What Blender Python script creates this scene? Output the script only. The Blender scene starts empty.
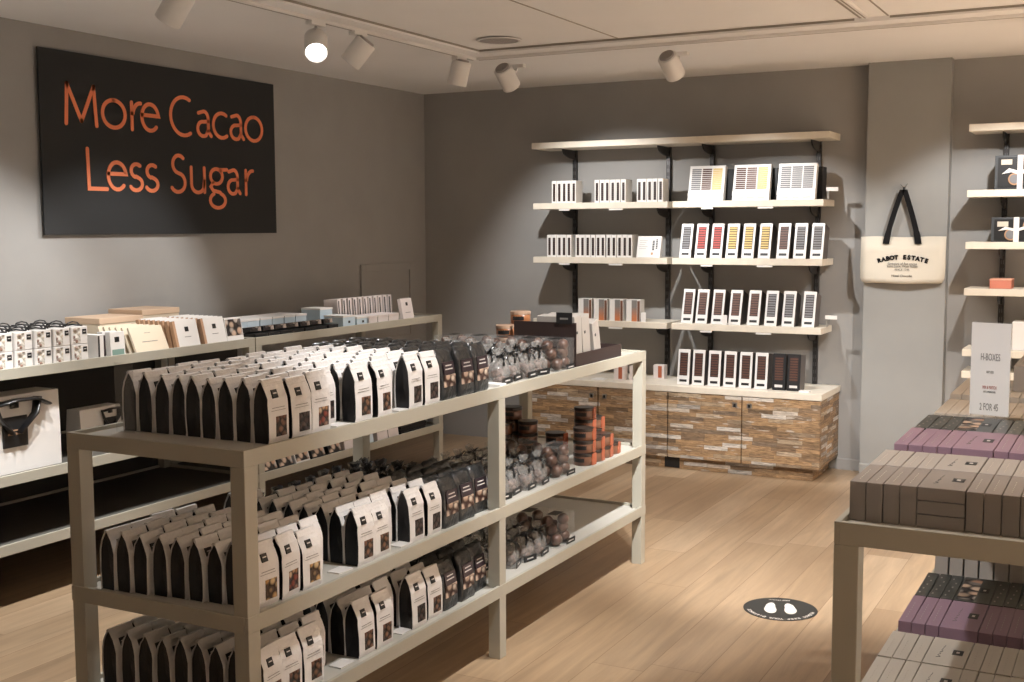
import bpy, math, random
from mathutils import Vector, Matrix
random.seed(7)
S = bpy.context.scene
C = S.collection
PI = math.pi
ORD = ['first', 'second', 'third', 'fourth', 'fifth', 'sixth', 'seventh', 'eighth', 'ninth', 'tenth', 'eleventh', 'twelfth',
       'thirteenth', 'fourteenth', 'fifteenth', 'sixteenth', 'seventeenth', 'eighteenth', 'nineteenth', 'twentieth', 'twenty-first',
       'twenty-second', 'twenty-third', 'twenty-fourth']

# ------------------------------------------------------------------ materials
def srgb(r, g, b):
    f = lambda c: (c / 255 / 12.92) if c / 255 <= .04045 else ((c / 255 + .055) / 1.055) ** 2.4
    return (f(r), f(g), f(b), 1)

def mat(name, col, rough=.6, metal=0, spec=.5, alpha=None, bump=None, noise=None, coat=0):
    m = bpy.data.materials.new(name); m.use_nodes = True
    nt = m.node_tree; b = nt.nodes['Principled BSDF']
    b.inputs['Base Color'].default_value = col
    b.inputs['Roughness'].default_value = rough
    b.inputs['Metallic'].default_value = metal
    b.inputs['Specular IOR Level'].default_value = spec
    b.inputs['Coat Weight'].default_value = coat
    if alpha is not None: b.inputs['Alpha'].default_value = alpha
    tc = nt.nodes.new('ShaderNodeTexCoord')
    if noise:
        sc, amt = noise
        n = nt.nodes.new('ShaderNodeTexNoise'); n.inputs['Scale'].default_value = sc; n.inputs['Detail'].default_value = 4
        nt.links.new(tc.outputs['Object'], n.inputs['Vector'])
        r = nt.nodes.new('ShaderNodeValToRGB')
        r.color_ramp.elements[0].position = .3; r.color_ramp.elements[1].position = .7
        r.color_ramp.elements[0].color = (*[c * (1 - amt) for c in col[:3]], 1)
        r.color_ramp.elements[1].color = (*[min(1, c * (1 + amt)) for c in col[:3]], 1)
        nt.links.new(n.outputs['Fac'], r.inputs['Fac']); nt.links.new(r.outputs['Color'], b.inputs['Base Color'])
    if bump:
        sc, st = bump
        n = nt.nodes.new('ShaderNodeTexNoise'); n.inputs['Scale'].default_value = sc; n.inputs['Detail'].default_value = 3
        nt.links.new(tc.outputs['Object'], n.inputs['Vector'])
        bp = nt.nodes.new('ShaderNodeBump'); bp.inputs['Strength'].default_value = st; bp.inputs['Distance'].default_value = .01
        nt.links.new(n.outputs['Fac'], bp.inputs['Height']); nt.links.new(bp.outputs['Normal'], b.inputs['Normal'])
    return m

def brick_mat(name, ramp, bw, rh, mortar, mcol, rough, stretch, grain_amt, axes, offset=.5, spec=.4, bump=.1, patch=False):
    """planks/strips: random tint per brick, grain along the length. axes: which object axes are length and width"""
    m = bpy.data.materials.new(name); m.use_nodes = True
    nt = m.node_tree; b = nt.nodes['Principled BSDF']; N = nt.nodes.new; L = nt.links.new
    tc = N('ShaderNodeTexCoord'); sx = N('ShaderNodeSeparateXYZ'); cx = N('ShaderNodeCombineXYZ')
    L(tc.outputs['Object'], sx.inputs[0])
    if axes[0] == 'XY':
        add = N('ShaderNodeMath'); add.operation = 'ADD'
        L(sx.outputs['X'], add.inputs[0]); L(sx.outputs['Y'], add.inputs[1]); L(add.outputs[0], cx.inputs[0])
    else: L(sx.outputs[axes[0]], cx.inputs[0])
    L(sx.outputs[axes[1]], cx.inputs[1])
    # per-row shift so that the joints never line up
    dv = N('ShaderNodeMath'); dv.operation = 'DIVIDE'; dv.inputs[1].default_value = rh
    fl = N('ShaderNodeMath'); fl.operation = 'FLOOR'; wn = N('ShaderNodeTexWhiteNoise'); wn.noise_dimensions = '1D'
    L(sx.outputs[axes[1]], dv.inputs[0]); L(dv.outputs[0], fl.inputs[0]); L(fl.outputs[0], wn.inputs['W'])
    mu = N('ShaderNodeMath'); mu.operation = 'MULTIPLY'; mu.inputs[1].default_value = bw * 3.7; L(wn.outputs['Value'], mu.inputs[0])
    cs = N('ShaderNodeCombineXYZ'); L(mu.outputs[0], cs.inputs[0])
    va = N('ShaderNodeVectorMath'); va.operation = 'ADD'; L(cx.outputs[0], va.inputs[0]); L(cs.outputs[0], va.inputs[1])
    br = N('ShaderNodeTexBrick'); br.offset = offset
    for k, v in (('Scale', 1), ('Mortar Size', mortar), ('Mortar Smooth', .1), ('Bias', 0), ('Brick Width', bw), ('Row Height', rh)): br.inputs[k].default_value = v
    br.inputs['Color1'].default_value = (0, 0, 0, 1); br.inputs['Color2'].default_value = (1, 1, 1, 1); br.inputs['Mortar'].default_value = (.5, .5, .5, 1)
    L(va.outputs[0], br.inputs['Vector'])
    rp = N('ShaderNodeValToRGB'); e = rp.color_ramp.elements
    while len(e) < len(ramp): e.new(.5)
    for k, (p, c) in enumerate(ramp): e[k].position = p; e[k].color = c
    L(br.outputs['Color'], rp.inputs['Fac'])
    mp = N('ShaderNodeMapping'); mp.inputs['Scale'].default_value = stretch; L(va.outputs[0], mp.inputs['Vector'])
    ns = N('ShaderNodeTexNoise'); ns.inputs['Scale'].default_value = 1; ns.inputs['Detail'].default_value = 6; ns.inputs['Roughness'].default_value = .62; ns.inputs['Distortion'].default_value = .6
    L(mp.outputs[0], ns.inputs['Vector'])
    mr = N('ShaderNodeMapRange'); mr.inputs['From Min'].default_value = .3; mr.inputs['From Max'].default_value = .7
    mr.inputs['To Min'].default_value = 1 - grain_amt; mr.inputs['To Max'].default_value = 1 + grain_amt * .6
    L(ns.outputs['Fac'], mr.inputs['Value'])
    mx = N('ShaderNodeVectorMath'); mx.operation = 'SCALE'; L(rp.outputs['Color'], mx.inputs[0]); L(mr.outputs[0], mx.inputs['Scale'])
    n2 = N('ShaderNodeTexNoise'); n2.inputs['Detail'].default_value = 4; m2 = N('ShaderNodeMapping'); L(va.outputs[0], m2.inputs['Vector']); L(m2.outputs[0], n2.inputs['Vector'])
    r3 = N('ShaderNodeMapRange'); L(n2.outputs['Fac'], r3.inputs['Value']); p2 = N('ShaderNodeMix'); p2.data_type = 'RGBA'
    L(r3.outputs[0], p2.inputs['Factor']); L(mx.outputs[0], p2.inputs['A'])
    if patch:      # flaked white paint left on some strips
        m2.inputs['Scale'].default_value = (8, 46, 1); n2.inputs['Scale'].default_value = 1
        r3.inputs['From Min'].default_value = .63; r3.inputs['From Max'].default_value = .67; r3.inputs['To Max'].default_value = .75; p2.inputs['B'].default_value = srgb(200, 190, 178)
    else:          # broad darker lanes
        m2.inputs['Scale'].default_value = (.9, 2.6, 1); n2.inputs['Scale'].default_value = 1
        r3.inputs['From Min'].default_value = .48; r3.inputs['From Max'].default_value = .72; r3.inputs['To Max'].default_value = .6; p2.inputs['B'].default_value = srgb(150, 124, 98)
    mx = p2
    mm = N('ShaderNodeMix'); mm.data_type = 'RGBA'; L(br.outputs['Fac'], mm.inputs['Factor']); L(mx.outputs['Result'], mm.inputs['A']); mm.inputs['B'].default_value = mcol
    L(mm.outputs['Result'], b.inputs['Base Color'])
    b.inputs['Roughness'].default_value = rough; b.inputs['Specular IOR Level'].default_value = spec
    bp = N('ShaderNodeBump'); bp.inputs['Strength'].default_value = bump; bp.inputs['Distance'].default_value = .004
    L(ns.outputs['Fac'], bp.inputs['Height']); L(bp.outputs['Normal'], b.inputs['Normal'])
    return m

def blob_mat(name, cols, scale, dark, rough=.5):
    """a jumble of nuts or chocolates seen through a pouch window"""
    m = bpy.data.materials.new(name); m.use_nodes = True
    nt = m.node_tree; b = nt.nodes['Principled BSDF']; N = nt.nodes.new; L = nt.links.new
    tc = N('ShaderNodeTexCoord'); vo = N('ShaderNodeTexVoronoi'); vo.inputs['Scale'].default_value = scale; L(tc.outputs['Object'], vo.inputs['Vector'])
    sc = N('ShaderNodeSeparateColor'); L(vo.outputs['Color'], sc.inputs[0])
    rp = N('ShaderNodeValToRGB'); e = rp.color_ramp.elements
    while len(e) < len(cols): e.new(.5)
    for k, c in enumerate(cols): e[k].position = k / max(1, len(cols) - 1); e[k].color = c
    L(sc.outputs[0], rp.inputs['Fac'])
    r2 = N('ShaderNodeMapRange'); r2.inputs['From Min'].default_value = .38; r2.inputs['From Max'].default_value = .62; L(vo.outputs['Distance'], r2.inputs['Value'])
    mm = N('ShaderNodeMix'); mm.data_type = 'RGBA'; L(r2.outputs[0], mm.inputs['Factor']); L(rp.outputs['Color'], mm.inputs['A']); mm.inputs['B'].default_value = dark
    L(mm.outputs['Result'], b.inputs['Base Color']); b.inputs['Roughness'].default_value = rough
    bp = N('ShaderNodeBump'); bp.inputs['Strength'].default_value = .9; bp.inputs['Distance'].default_value = .01; bp.invert = True
    L(vo.outputs['Distance'], bp.inputs['Height']); L(bp.outputs['Normal'], b.inputs['Normal'])
    return m

def film_mat(name, col, alpha, rough=.12, bump=None):
    m = mat(name, col, rough, spec=.8, bump=bump)
    m.node_tree.nodes['Principled BSDF'].inputs['Alpha'].default_value = alpha
    return m

def print_gradient(name, lo, hi, z0, z1):
    m = bpy.data.materials.new(name); m.use_nodes = True
    nt = m.node_tree; b = nt.nodes['Principled BSDF']; N = nt.nodes.new; L = nt.links.new
    tc = N('ShaderNodeTexCoord'); sx = N('ShaderNodeSeparateXYZ'); L(tc.outputs['Object'], sx.inputs[0])
    mr = N('ShaderNodeMapRange'); mr.inputs['From Min'].default_value = z0; mr.inputs['From Max'].default_value = z1; L(sx.outputs['Z'], mr.inputs['Value'])
    mm = N('ShaderNodeMix'); mm.data_type = 'RGBA'; L(mr.outputs[0], mm.inputs['Factor']); mm.inputs['A'].default_value = lo; mm.inputs['B'].default_value = hi
    L(mm.outputs['Result'], b.inputs['Base Color']); b.inputs['Roughness'].default_value = .3
    return m

M = {}
M['wall'] = mat('wall_paint', (.335, .326, .314, 1), .85, noise=(3, .04), bump=(120, .05))
M['column'] = mat('column_paint', (.30, .30, .29, 1), .85, noise=(3, .04))
M['ceiling'] = mat('ceiling_paint', (.83, .815, .81, 1), .9, noise=(1.5, .02))
M['seam'] = mat('ceiling_seam', (.30, .27, .24, 1), .8)
M['track'] = mat('white_track', (.74, .72, .70, 1), .5)
M['grille'] = mat('speaker_grille', (.38, .35, .34, 1), .6, bump=(900, .5))
M['frame'] = mat('greige_frame_paint', (.43, .41, .345, 1), .45, bump=(60, .03))
M['board'] = mat('shelf_board_laminate', (.52, .505, .46, 1), .35)
M['shaded_board'] = mat('shade_toned_board', (.09, .085, .075, 1), .5)  # shade on the left racks' lower shelves, put into the board colour
M['oak_shelf'] = mat('pale_shelf_wood', (.72, .66, .56, 1), .5, noise=(14, .05))
M['counter'] = mat('pale_counter_wood', (.76, .70, .60, 1), .45, noise=(14, .05))
M['upright'] = mat('dark_upright_steel', (.045, .042, .042, 1), .4, metal=.5)
M['slot'] = mat('upright_slot_edge', (.13, .13, .13, 1), .4, metal=.6)
M['rack_shade'] = mat('dark_rack_shade', (.030, .028, .024, 1), .7)  # near-black tone for the shade behind the left racks
M['white'] = mat('white_card', (.80, .78, .76, 1), .45)
M['gloss_white'] = mat('gloss_white_card', (.74, .73, .72, 1), .32, spec=.5)
M['paper'] = mat('white_kraft_paper', (.78, .76, .75, 1), .6, bump=(70, .25))
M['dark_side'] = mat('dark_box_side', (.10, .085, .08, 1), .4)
M['cream'] = mat('cream_card', (.66, .56, .43, 1), .6)
M['kraft'] = mat('tan_card', (.50, .30, .18, 1), .6)
M['tan_top'] = mat('pale_tan_card', (.66, .48, .34, 1), .6)
M['black'] = mat('black_card', (.012, .012, .013, 1), .45)
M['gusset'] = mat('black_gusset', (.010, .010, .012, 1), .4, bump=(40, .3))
M['film_black'] = mat('black_pouch_film', (.018, .020, .022, 1), .28, spec=.7, bump=(35, .9))
M['purple_label'] = mat('plum_label', (.030, .018, .026, 1), .3)
M['script'] = mat('pale_script_print', (.65, .62, .60, 1), .5)
M['grey_print'] = mat('grey_print', (.22, .21, .20, 1), .6)
M['sign_board'] = mat('charcoal_sign_board', (.014, .015, .016, 1), .7)
M['orange'] = mat('orange_lettering', (.90, .25, .11, 1), .5)
M['ribbon'] = mat('black_ribbon', (.008, .008, .009, 1), .3, spec=.7)
M['film'] = film_mat('clear_cellophane', (.46, .46, .45, 1), .36, .1, bump=(60, .9))
M['film_dark'] = film_mat('smoky_cellophane', (.04, .04, .045, 1), .86, .15, bump=(50, .9))
M['acrylic'] = film_mat('clear_acrylic', (.7, .7, .69, 1), .09, .05)
M['choc'] = mat('milk_chocolate', (.10, .05, .035, 1), .35, bump=(30, .3))
M['choc_dust'] = mat('dusted_chocolate', (.24, .15, .12, 1), .55, bump=(50, .5))
M['lid_dark'] = mat('dark_lid', (.025, .016, .013, 1), .3)
M['lid_tan'] = mat('tan_tub_lid', (.50, .34, .24, 1), .4)
M['copper'] = mat('copper_tub', (.40, .16, .065, 1), .3, spec=.7)
M['tub'] = mat('brown_tub', (.16, .070, .040, 1), .3, spec=.6)
M['orange_band'] = mat('orange_band', (.42, .115, .055, 1), .45)
M['tray'] = mat('dark_brown_tray', (.035, .020, .018, 1), .55)
M['grey_box'] = mat('greige_box', (.42, .39, .36, 1), .6)
M['taupe'] = mat('taupe_box', (.25, .215, .19, 1), .55)
M['taupe_light'] = mat('pale_taupe_box', (.37, .33, .295, 1), .55)
M['cream_box'] = mat('cream_long_box', (.56, .50, .43, 1), .55)
M['pink'] = mat('mauve_box', (.30, .19, .25, 1), .5)
M['sparkle'] = mat('dark_green_black_box', (.018, .024, .022, 1), .3, noise=(60, .5))
M['teal'] = mat('sage_band', (.20, .32, .28, 1), .5)
M['blue'] = mat('pale_blue_box', (.55, .66, .74, 1), .5)
M['rosy'] = mat('rosy_white_box', (.72, .65, .63, 1), .5)
M['peach'] = mat('peach_box', (.72, .36, .26, 1), .5)
M['coral'] = mat('coral_box', (.62, .22, .15, 1), .5)
M['canvas'] = mat('cream_canvas', (.62, .57, .48, 1), .85, bump=(300, .2))
M['canvas_print'] = mat('black_canvas_print', (.008, .008, .009, 1), .9, spec=.2)
M['decal'] = mat('charcoal_decal', (.028, .028, .026, 1), .45)
M['decal_white'] = mat('white_decal_print', (.68, .65, .60, 1), .5)
M['steel'] = mat('brushed_steel', (.55, .53, .50, 1), .3, metal=.9)
M['red_print'] = mat('red_print', (.50, .15, .12, 1), .6)
M['dim_glass'] = mat('lamp_lens', (.9, .9, .85, 1), .2)
lens = bpy.data.materials.new('lit_lamp_lens'); lens.use_nodes = True
lb = lens.node_tree.nodes['Principled BSDF']; lb.inputs['Emission Color'].default_value = (1, .95, .88, 1); lb.inputs['Emission Strength'].default_value = 12
M['lens'] = lens
for k, c in dict(m_brown=(.10, .048, .035), m_dark=(.035, .025, .025), m_yellow=(.62, .45, .16), m_red=(.42, .07, .06), m_choc=(.14, .072, .055), m_grey=(.20, .20, .21), m_pale=(.55, .50, .45)).items():
    M[k] = mat('filling_' + k[2:], (*c, 1), .5, spec=.35)
M['nut_brown'] = blob_mat('roasted_nuts', [(.20, .09, .05, 1), (.10, .045, .03, 1), (.30, .15, .08, 1)], 48, (.012, .006, .004, 1))
M['nut_gold'] = blob_mat('golden_macadamias', [(.60, .38, .16, 1), (.50, .28, .10, 1), (.66, .48, .26, 1)], 42, (.06, .03, .015, 1))
M['nut_mixed'] = blob_mat('mixed_nuts_and_fruit', [(.50, .22, .06, 1), (.62, .50, .36, 1), (.12, .03, .02, 1), (.35, .06, .03, 1)], 50, (.03, .012, .01, 1))
M['nut_dark'] = blob_mat('dark_chocolate_pieces', [(.06, .03, .028, 1), (.035, .02, .02, 1), (.09, .05, .04, 1)], 52, (.006, .004, .004, 1))
M['nut_pale'] = blob_mat('pale_truffles', [(.60, .46, .36, 1), (.50, .34, .26, 1), (.68, .58, .48, 1)], 40, (.05, .02, .015, 1))
M['assort'] = blob_mat('chocolate_assortment_print', [(.35, .16, .09, 1), (.62, .46, .34, 1), (.08, .035, .02, 1), (.70, .62, .55, 1), (.04, .03, .03, 1)], 26, (.02, .015, .015, 1))
M['flavour'] = blob_mat('cup_picture', [(.72, .70, .67, 1), (.15, .06, .03, 1), (.62, .45, .18, 1), (.72, .70, .67, 1), (.25, .10, .05, 1), (.75, .72, .68, 1)], 62, (.66, .62, .56, 1))
M['reclaimed'] = brick_mat('reclaimed_wood_strips',
    [(0, srgb(112, 92, 72)), (.14, srgb(160, 130, 98)), (.28, srgb(182, 148, 110)), (.42, srgb(138, 114, 90)), (.55, srgb(170, 138, 102)), (.68, srgb(124, 106, 90)), (.80, srgb(180, 158, 130)), (.88, srgb(214, 206, 196)), (1, srgb(158, 150, 142))],
    .16, .026, .0004, (.10, .07, .05, 1), .6, (17, 120, 1), .62, ('XY', 'Z'), patch=True)
M['floor'] = brick_mat('oak_plank_floor',
    [(0, srgb(156, 131, 104)), (.3, srgb(178, 153, 124)), (.55, srgb(168, 142, 113)), (.8, srgb(190, 166, 138)), (1, srgb(150, 124, 96))],
    1.9, .20, .0012, srgb(116, 90, 66), .33, (1.6, 22, 1), .22, ('Y', 'X'), spec=.45, bump=.06)
CARTON = print_gradient('copper_fade_print', (.55, .20, .09, 1), (.22, .21, .20, 1), .02, .10)

# ------------------------------------------------------------------ geometry helpers
class G:
    def __init__(s): s.v = []; s.f = []; s.m = []; s.xf = None
    def pt(s, p):
        p = Vector(p)
        if s.xf is not None: p = s.xf @ p
        s.v.append(tuple(p)); return len(s.v) - 1
    def face(s, idx, m=0): s.f.append(tuple(idx)); s.m.append(m)
    def poly(s, pts, m=0): s.face([s.pt(p) for p in pts], m)
    def box(s, x0, x1, y0, y1, z0, z1, m=0):
        i = [s.pt(p) for p in ((x0, y0, z0), (x1, y0, z0), (x1, y1, z0), (x0, y1, z0), (x0, y0, z1), (x1, y0, z1), (x1, y1, z1), (x0, y1, z1))]
        ms = m if isinstance(m, (list, tuple)) else [m] * 6     # order: -z +z -y +x +y -x
        for q, k in zip(((0, 3, 2, 1), (4, 5, 6, 7), (0, 1, 5, 4), (1, 2, 6, 5), (2, 3, 7, 6), (3, 0, 4, 7)), ms): s.face([i[a] for a in q], k)
        return s
    def extrude(s, prof, a0, a1, axis='y', m=0):
        """prof = (p,q) points; axis y: (x,z) swept along y; axis x: (y,z) along x; axis z: (x,y) along z"""
        def P(p, a): return {'y': (p[0], a, p[1]), 'x': (a, p[0], p[1]), 'z': (p[0], p[1], a)}[axis]
        n = len(prof); A = [s.pt(P(p, a0)) for p in prof]; B = [s.pt(P(p, a1)) for p in prof]
        s.face(A[::-1], m); s.face(B, m)
        for k in range(n): s.face((A[k], A[(k + 1) % n], B[(k + 1) % n], B[k]), m)
        return s
    def sheet(s, prof, a0, a1, m=0, axis='y'):
        def P(p, a): return (p[0], a, p[1]) if axis == 'y' else (a, p[0], p[1])
        A = [s.pt(P(p, a0)) for p in prof]; B = [s.pt(P(p, a1)) for p in prof]
        for k in range(len(prof) - 1): s.face((A[k], A[k + 1], B[k + 1], B[k]), m)
        return s
    def lathe(s, prof, n=20, c=(0, 0), m=0, sx=1, sy=1):
        R = []
        for r, z in prof: R.append([s.pt((c[0] + sx * r * math.cos(2 * PI * k / n), c[1] + sy * r * math.sin(2 * PI * k / n), z)) for k in range(n)])
        for a in range(len(R) - 1):
            for k in range(n): s.face((R[a][k], R[a][(k + 1) % n], R[a + 1][(k + 1) % n], R[a + 1][k]), m)
        s.face(R[0][::-1], m); s.face(R[-1], m)
        return s
    def ball(s, c, r, n=10, m=0, sc=(1, 1, 1)):
        R = []
        for a in range(1, n // 2):
            t = PI * a / (n // 2)
            R.append([s.pt((c[0] + sc[0] * r * math.sin(t) * math.cos(2 * PI * k / n), c[1] + sc[1] * r * math.sin(t) * math.sin(2 * PI * k / n), c[2] - sc[2] * r * math.cos(t))) for k in range(n)])
        b = s.pt((c[0], c[1], c[2] - sc[2] * r)); t = s.pt((c[0], c[1], c[2] + sc[2] * r))
        for k in range(n):
            s.face((b, R[0][(k + 1) % n], R[0][k]), m); s.face((t, R[-1][k], R[-1][(k + 1) % n]), m)
            for a in range(len(R) - 1): s.face((R[a][k], R[a][(k + 1) % n], R[a + 1][(k + 1) % n], R[a + 1][k]), m)
        return s
    def tube(s, path, r, n=6, m=0, flat=1.0, close=False):
        path = [Vector(p) for p in path]; R = []
        for i, p in enumerate(path):
            a = path[max(0, i - 1)]; b = path[min(len(path) - 1, i + 1)]; t = (b - a).normalized()
            u = t.cross(Vector((0, 0, 1)))
            if u.length < .05: u = t.cross(Vector((1, 0, 0)))
            u.normalize(); w = t.cross(u)
            R.append([s.pt(p + u * r * math.cos(2 * PI * k / n) + w * r * flat * math.sin(2 * PI * k / n)) for k in range(n)])
        for a in range(len(R) - 1):
            for k in range(n): s.face((R[a][k], R[a][(k + 1) % n], R[a + 1][(k + 1) % n], R[a + 1][k]), m)
        s.face(R[0][::-1], m); s.face(R[-1], m)
        return s
    def mesh(s, name, mats, smooth=False):
        me = bpy.data.meshes.new(name); me.from_pydata(s.v, [], s.f)
        for k in (mats if isinstance(mats, (list, tuple)) else [mats]): me.materials.append(M[k] if isinstance(k, str) else k)
        me.polygons.foreach_set('material_index', s.m)
        if smooth: me.polygons.foreach_set('use_smooth', [True] * len(s.f))
        me.update(); return me

def tag(o, label=None, cat=None, group=None, kind=None):
    for k, v in (('label', label), ('category', cat), ('group', group), ('kind', kind)):
        if v: o[k] = v
    return o

def obj(name, g, mats, parent=None, smooth=False, bevel=0, loc=(0, 0, 0), rot=(0, 0, 0)):
    me = g.mesh(name, mats, smooth) if isinstance(g, G) else g
    o = bpy.data.objects.new(name, me); C.objects.link(o); o.location = loc; o.rotation_euler = rot
    if parent is not None: o.parent = parent
    if bevel:
        b = o.modifiers.new('edge', 'BEVEL'); b.width = bevel; b.segments = 2; b.limit_method = 'ANGLE'
    return o

def thing(name, label, cat, loc=(0, 0, 0), rot=(0, 0, 0), group=None):
    o = bpy.data.objects.new(name, None); C.objects.link(o); o.location = loc; o.rotation_euler = rot; o.empty_display_size = .02
    return tag(o, label, cat, group)

def dup(root):
    r = root.copy(); C.objects.link(r)
    for ch in list(root.children):
        c = ch.copy(); C.objects.link(c); c.parent = r
        for gch in ch.children:
            d = gch.copy(); C.objects.link(d); d.parent = c
    return r

class Kind:
    """one thing built once; the first place moves it, the next ones copy it"""
    def __init__(s, root): s.root = root; s.used = False
    def put(s, loc, rot=(0, 0, 0), label=None, group=None, scale=None):
        if s.used: r = dup(s.root)
        else: r = s.root; s.used = True
        r.location = loc; r.rotation_euler = rot
        if label: r['label'] = label
        if group: r['group'] = group
        if scale: r.scale = scale
        return r

def text_obj(name, body, size, m, parent, loc, rot, extrude=.0006, align='CENTER', bold=0, spacing=1, scale=(1, 1, 1)):
    cu = bpy.data.curves.new(name, 'FONT'); cu.body = body; cu.size = size; cu.extrude = extrude; cu.align_x = align; cu.align_y = 'CENTER'
    cu.offset = bold; cu.space_character = spacing; cu.resolution_u = 3
    t = bpy.data.objects.new(name, cu); C.objects.link(t)
    bpy.context.view_layer.update()
    me = bpy.data.meshes.new_from_object(t.evaluated_get(bpy.context.evaluated_depsgraph_get()))
    bpy.data.objects.remove(t)
    me.materials.clear(); me.materials.append(M[m])
    o = bpy.data.objects.new(name, me); C.objects.link(o); o.location = loc; o.rotation_euler = rot; o.scale = scale
    if parent is not None: o.parent = parent
    return o

FX = (PI / 2, 0, PI / 2)      # text facing +x, reading towards +y
FY = (PI / 2, 0, 0)           # text facing -y, reading towards +x

# ------------------------------------------------------------------ room
HC = 2.628
def struct(name, g, m, **k): return tag(obj(name, g, m, **k), kind='structure')
struct('floor', G().box(0, 8.5, -11, 0, -.05, 0), 'floor')
struct('ceiling', G().box(0, 8.5, -11, 0, HC, HC + .08), 'ceiling')
struct('wall_left', G().box(-.12, 0, -11, .12, 0, HC + .08), 'wall')
struct('wall_back', G().box(0, 8.5, 0, .12, 0, HC + .08), 'wall')
struct('wall_right', G().box(8.5, 8.62, -11, .12, 0, HC + .08), mat('pale_wall_paint', (.75, .74, .74, 1), .9))
struct('wall_front', G().box(0, 8.5, -11.12, -11, 0, HC + .08), 'wall')
struct('wall_column', G().box(3.368, 3.863, -.110, 0, 0, HC), 'column')
struct('baseboard_back', G().extrude([(-.012, 0), (0, 0), (0, .075), (-.006, .075), (-.012, .068)], 3.2, 3.368, 'x').extrude([(-.012, 0), (0, 0), (0, .075), (-.006, .075), (-.012, .068)], 3.863, 8.5, 'x'), 'wall')
struct('baseboard_column', G().extrude([(-.122, 0), (-.110, 0), (-.110, .075), (-.116, .075), (-.122, .068)], 3.368, 3.863, 'x'), 'column')
# ceiling channel that carries the track, ceiling joints
g = G(); g.box(1.36, 1.50, -11, -1.62, HC - .022, HC); g.box(1.50, 8.5, -1.79, -1.62, HC - .022, HC)
struct('trim_1', g, 'ceiling')
g = G(); g.box(1.501, 1.503, -11, -1.792, HC - .012, HC - .001); g.box(1.501, 3.63, -1.794, -1.792, HC - .012, HC - .001); g.box(3.80, 8.5, -1.794, -1.792, HC - .012, HC - .001)
g.box(1.354, 1.360, -11, -1.62, HC - .012, HC - .001)
struct('trim_2', g, 'seam')
g = G(); g.box(2.362, 2.370, -11, -1.80, HC - .003, HC + .001)
struct('trim_3', g, mat('pale_joint', (.36, .32, .28, 1), .9))
g = G(); g.box(3.655, 3.675, -11, -1.80, HC - .004, HC + .001); g.box(3.79, 3.797, -11, -1.80, HC - .004, HC + .001)
struct('trim_4', g, 'seam')
# access panel set in the left wall
g = G(); y0, y1, z1 = -.885, -.19, 1.345
for a in ((y0, y0 + .055, .75, z1), (y1 - .055, y1, .75, z1), (y0 + .055, y1 - .055, z1 - .055, z1), (y0 + .055, y1 - .055, .75, .80)): g.box(0, .014, a[0], a[1], a[2], a[3])
struct('trim_5', g, 'wall', bevel=.003)
struct('trim_6', G().box(0, .004, y0 + .055, y1 - .055, .80, z1 - .055), 'wall')

# ceiling loudspeaker
t = thing('ceiling_speaker', 'round flush grey loudspeaker grille set in the ceiling', 'speaker', (1.78, -2.07, HC))
obj('trim_ring', G().lathe([(.125, -.006), (.122, -.010), (.108, -.010), (.108, -.004), (.125, -.004)], 36), 'track', t)
obj('grille', G().lathe([(.108, -.004), (.106, -.008), (0.001, -.008)], 36), 'grille', t)

LC = (1, .985, .965)
# ------------------------------------------------------------------ track and spotlights
def make_track(name, label, x0, x1, y0, y1):
    t = thing(name, label, 'light track', ((x0 + x1) / 2, (y0 + y1) / 2, HC - .022))
    dx, dy = (x1 - x0) / 2, (y1 - y0) / 2
    obj('rail', G().box(-dx, dx, -dy, dy, -.016, 0), 'track', t, bevel=.002)
    g = G()
    if dx > dy: g.box(-dx + .01, dx - .01, -.004, .004, -.0168, -.0155)
    else: g.box(-.004, .004, -dy + .01, dy - .01, -.0168, -.0155)
    obj('slot', g, 'seam', t)
make_track('light_track', 'white lighting track running above the left wall display', 1.372, 1.404, -10.5, -1.66)
make_track('light_track', 'white lighting track running along the ceiling before the back wall', 1.41, 8.3, -1.668, -1.638)
make_track('light_track', 'white lighting track running down the middle of the ceiling', 3.682, 3.712, -10.5, -1.85)
bpy.data.objects['light_track.002'].location.z = HC; bpy.data.objects['light_track.002'].location.z = HC

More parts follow.
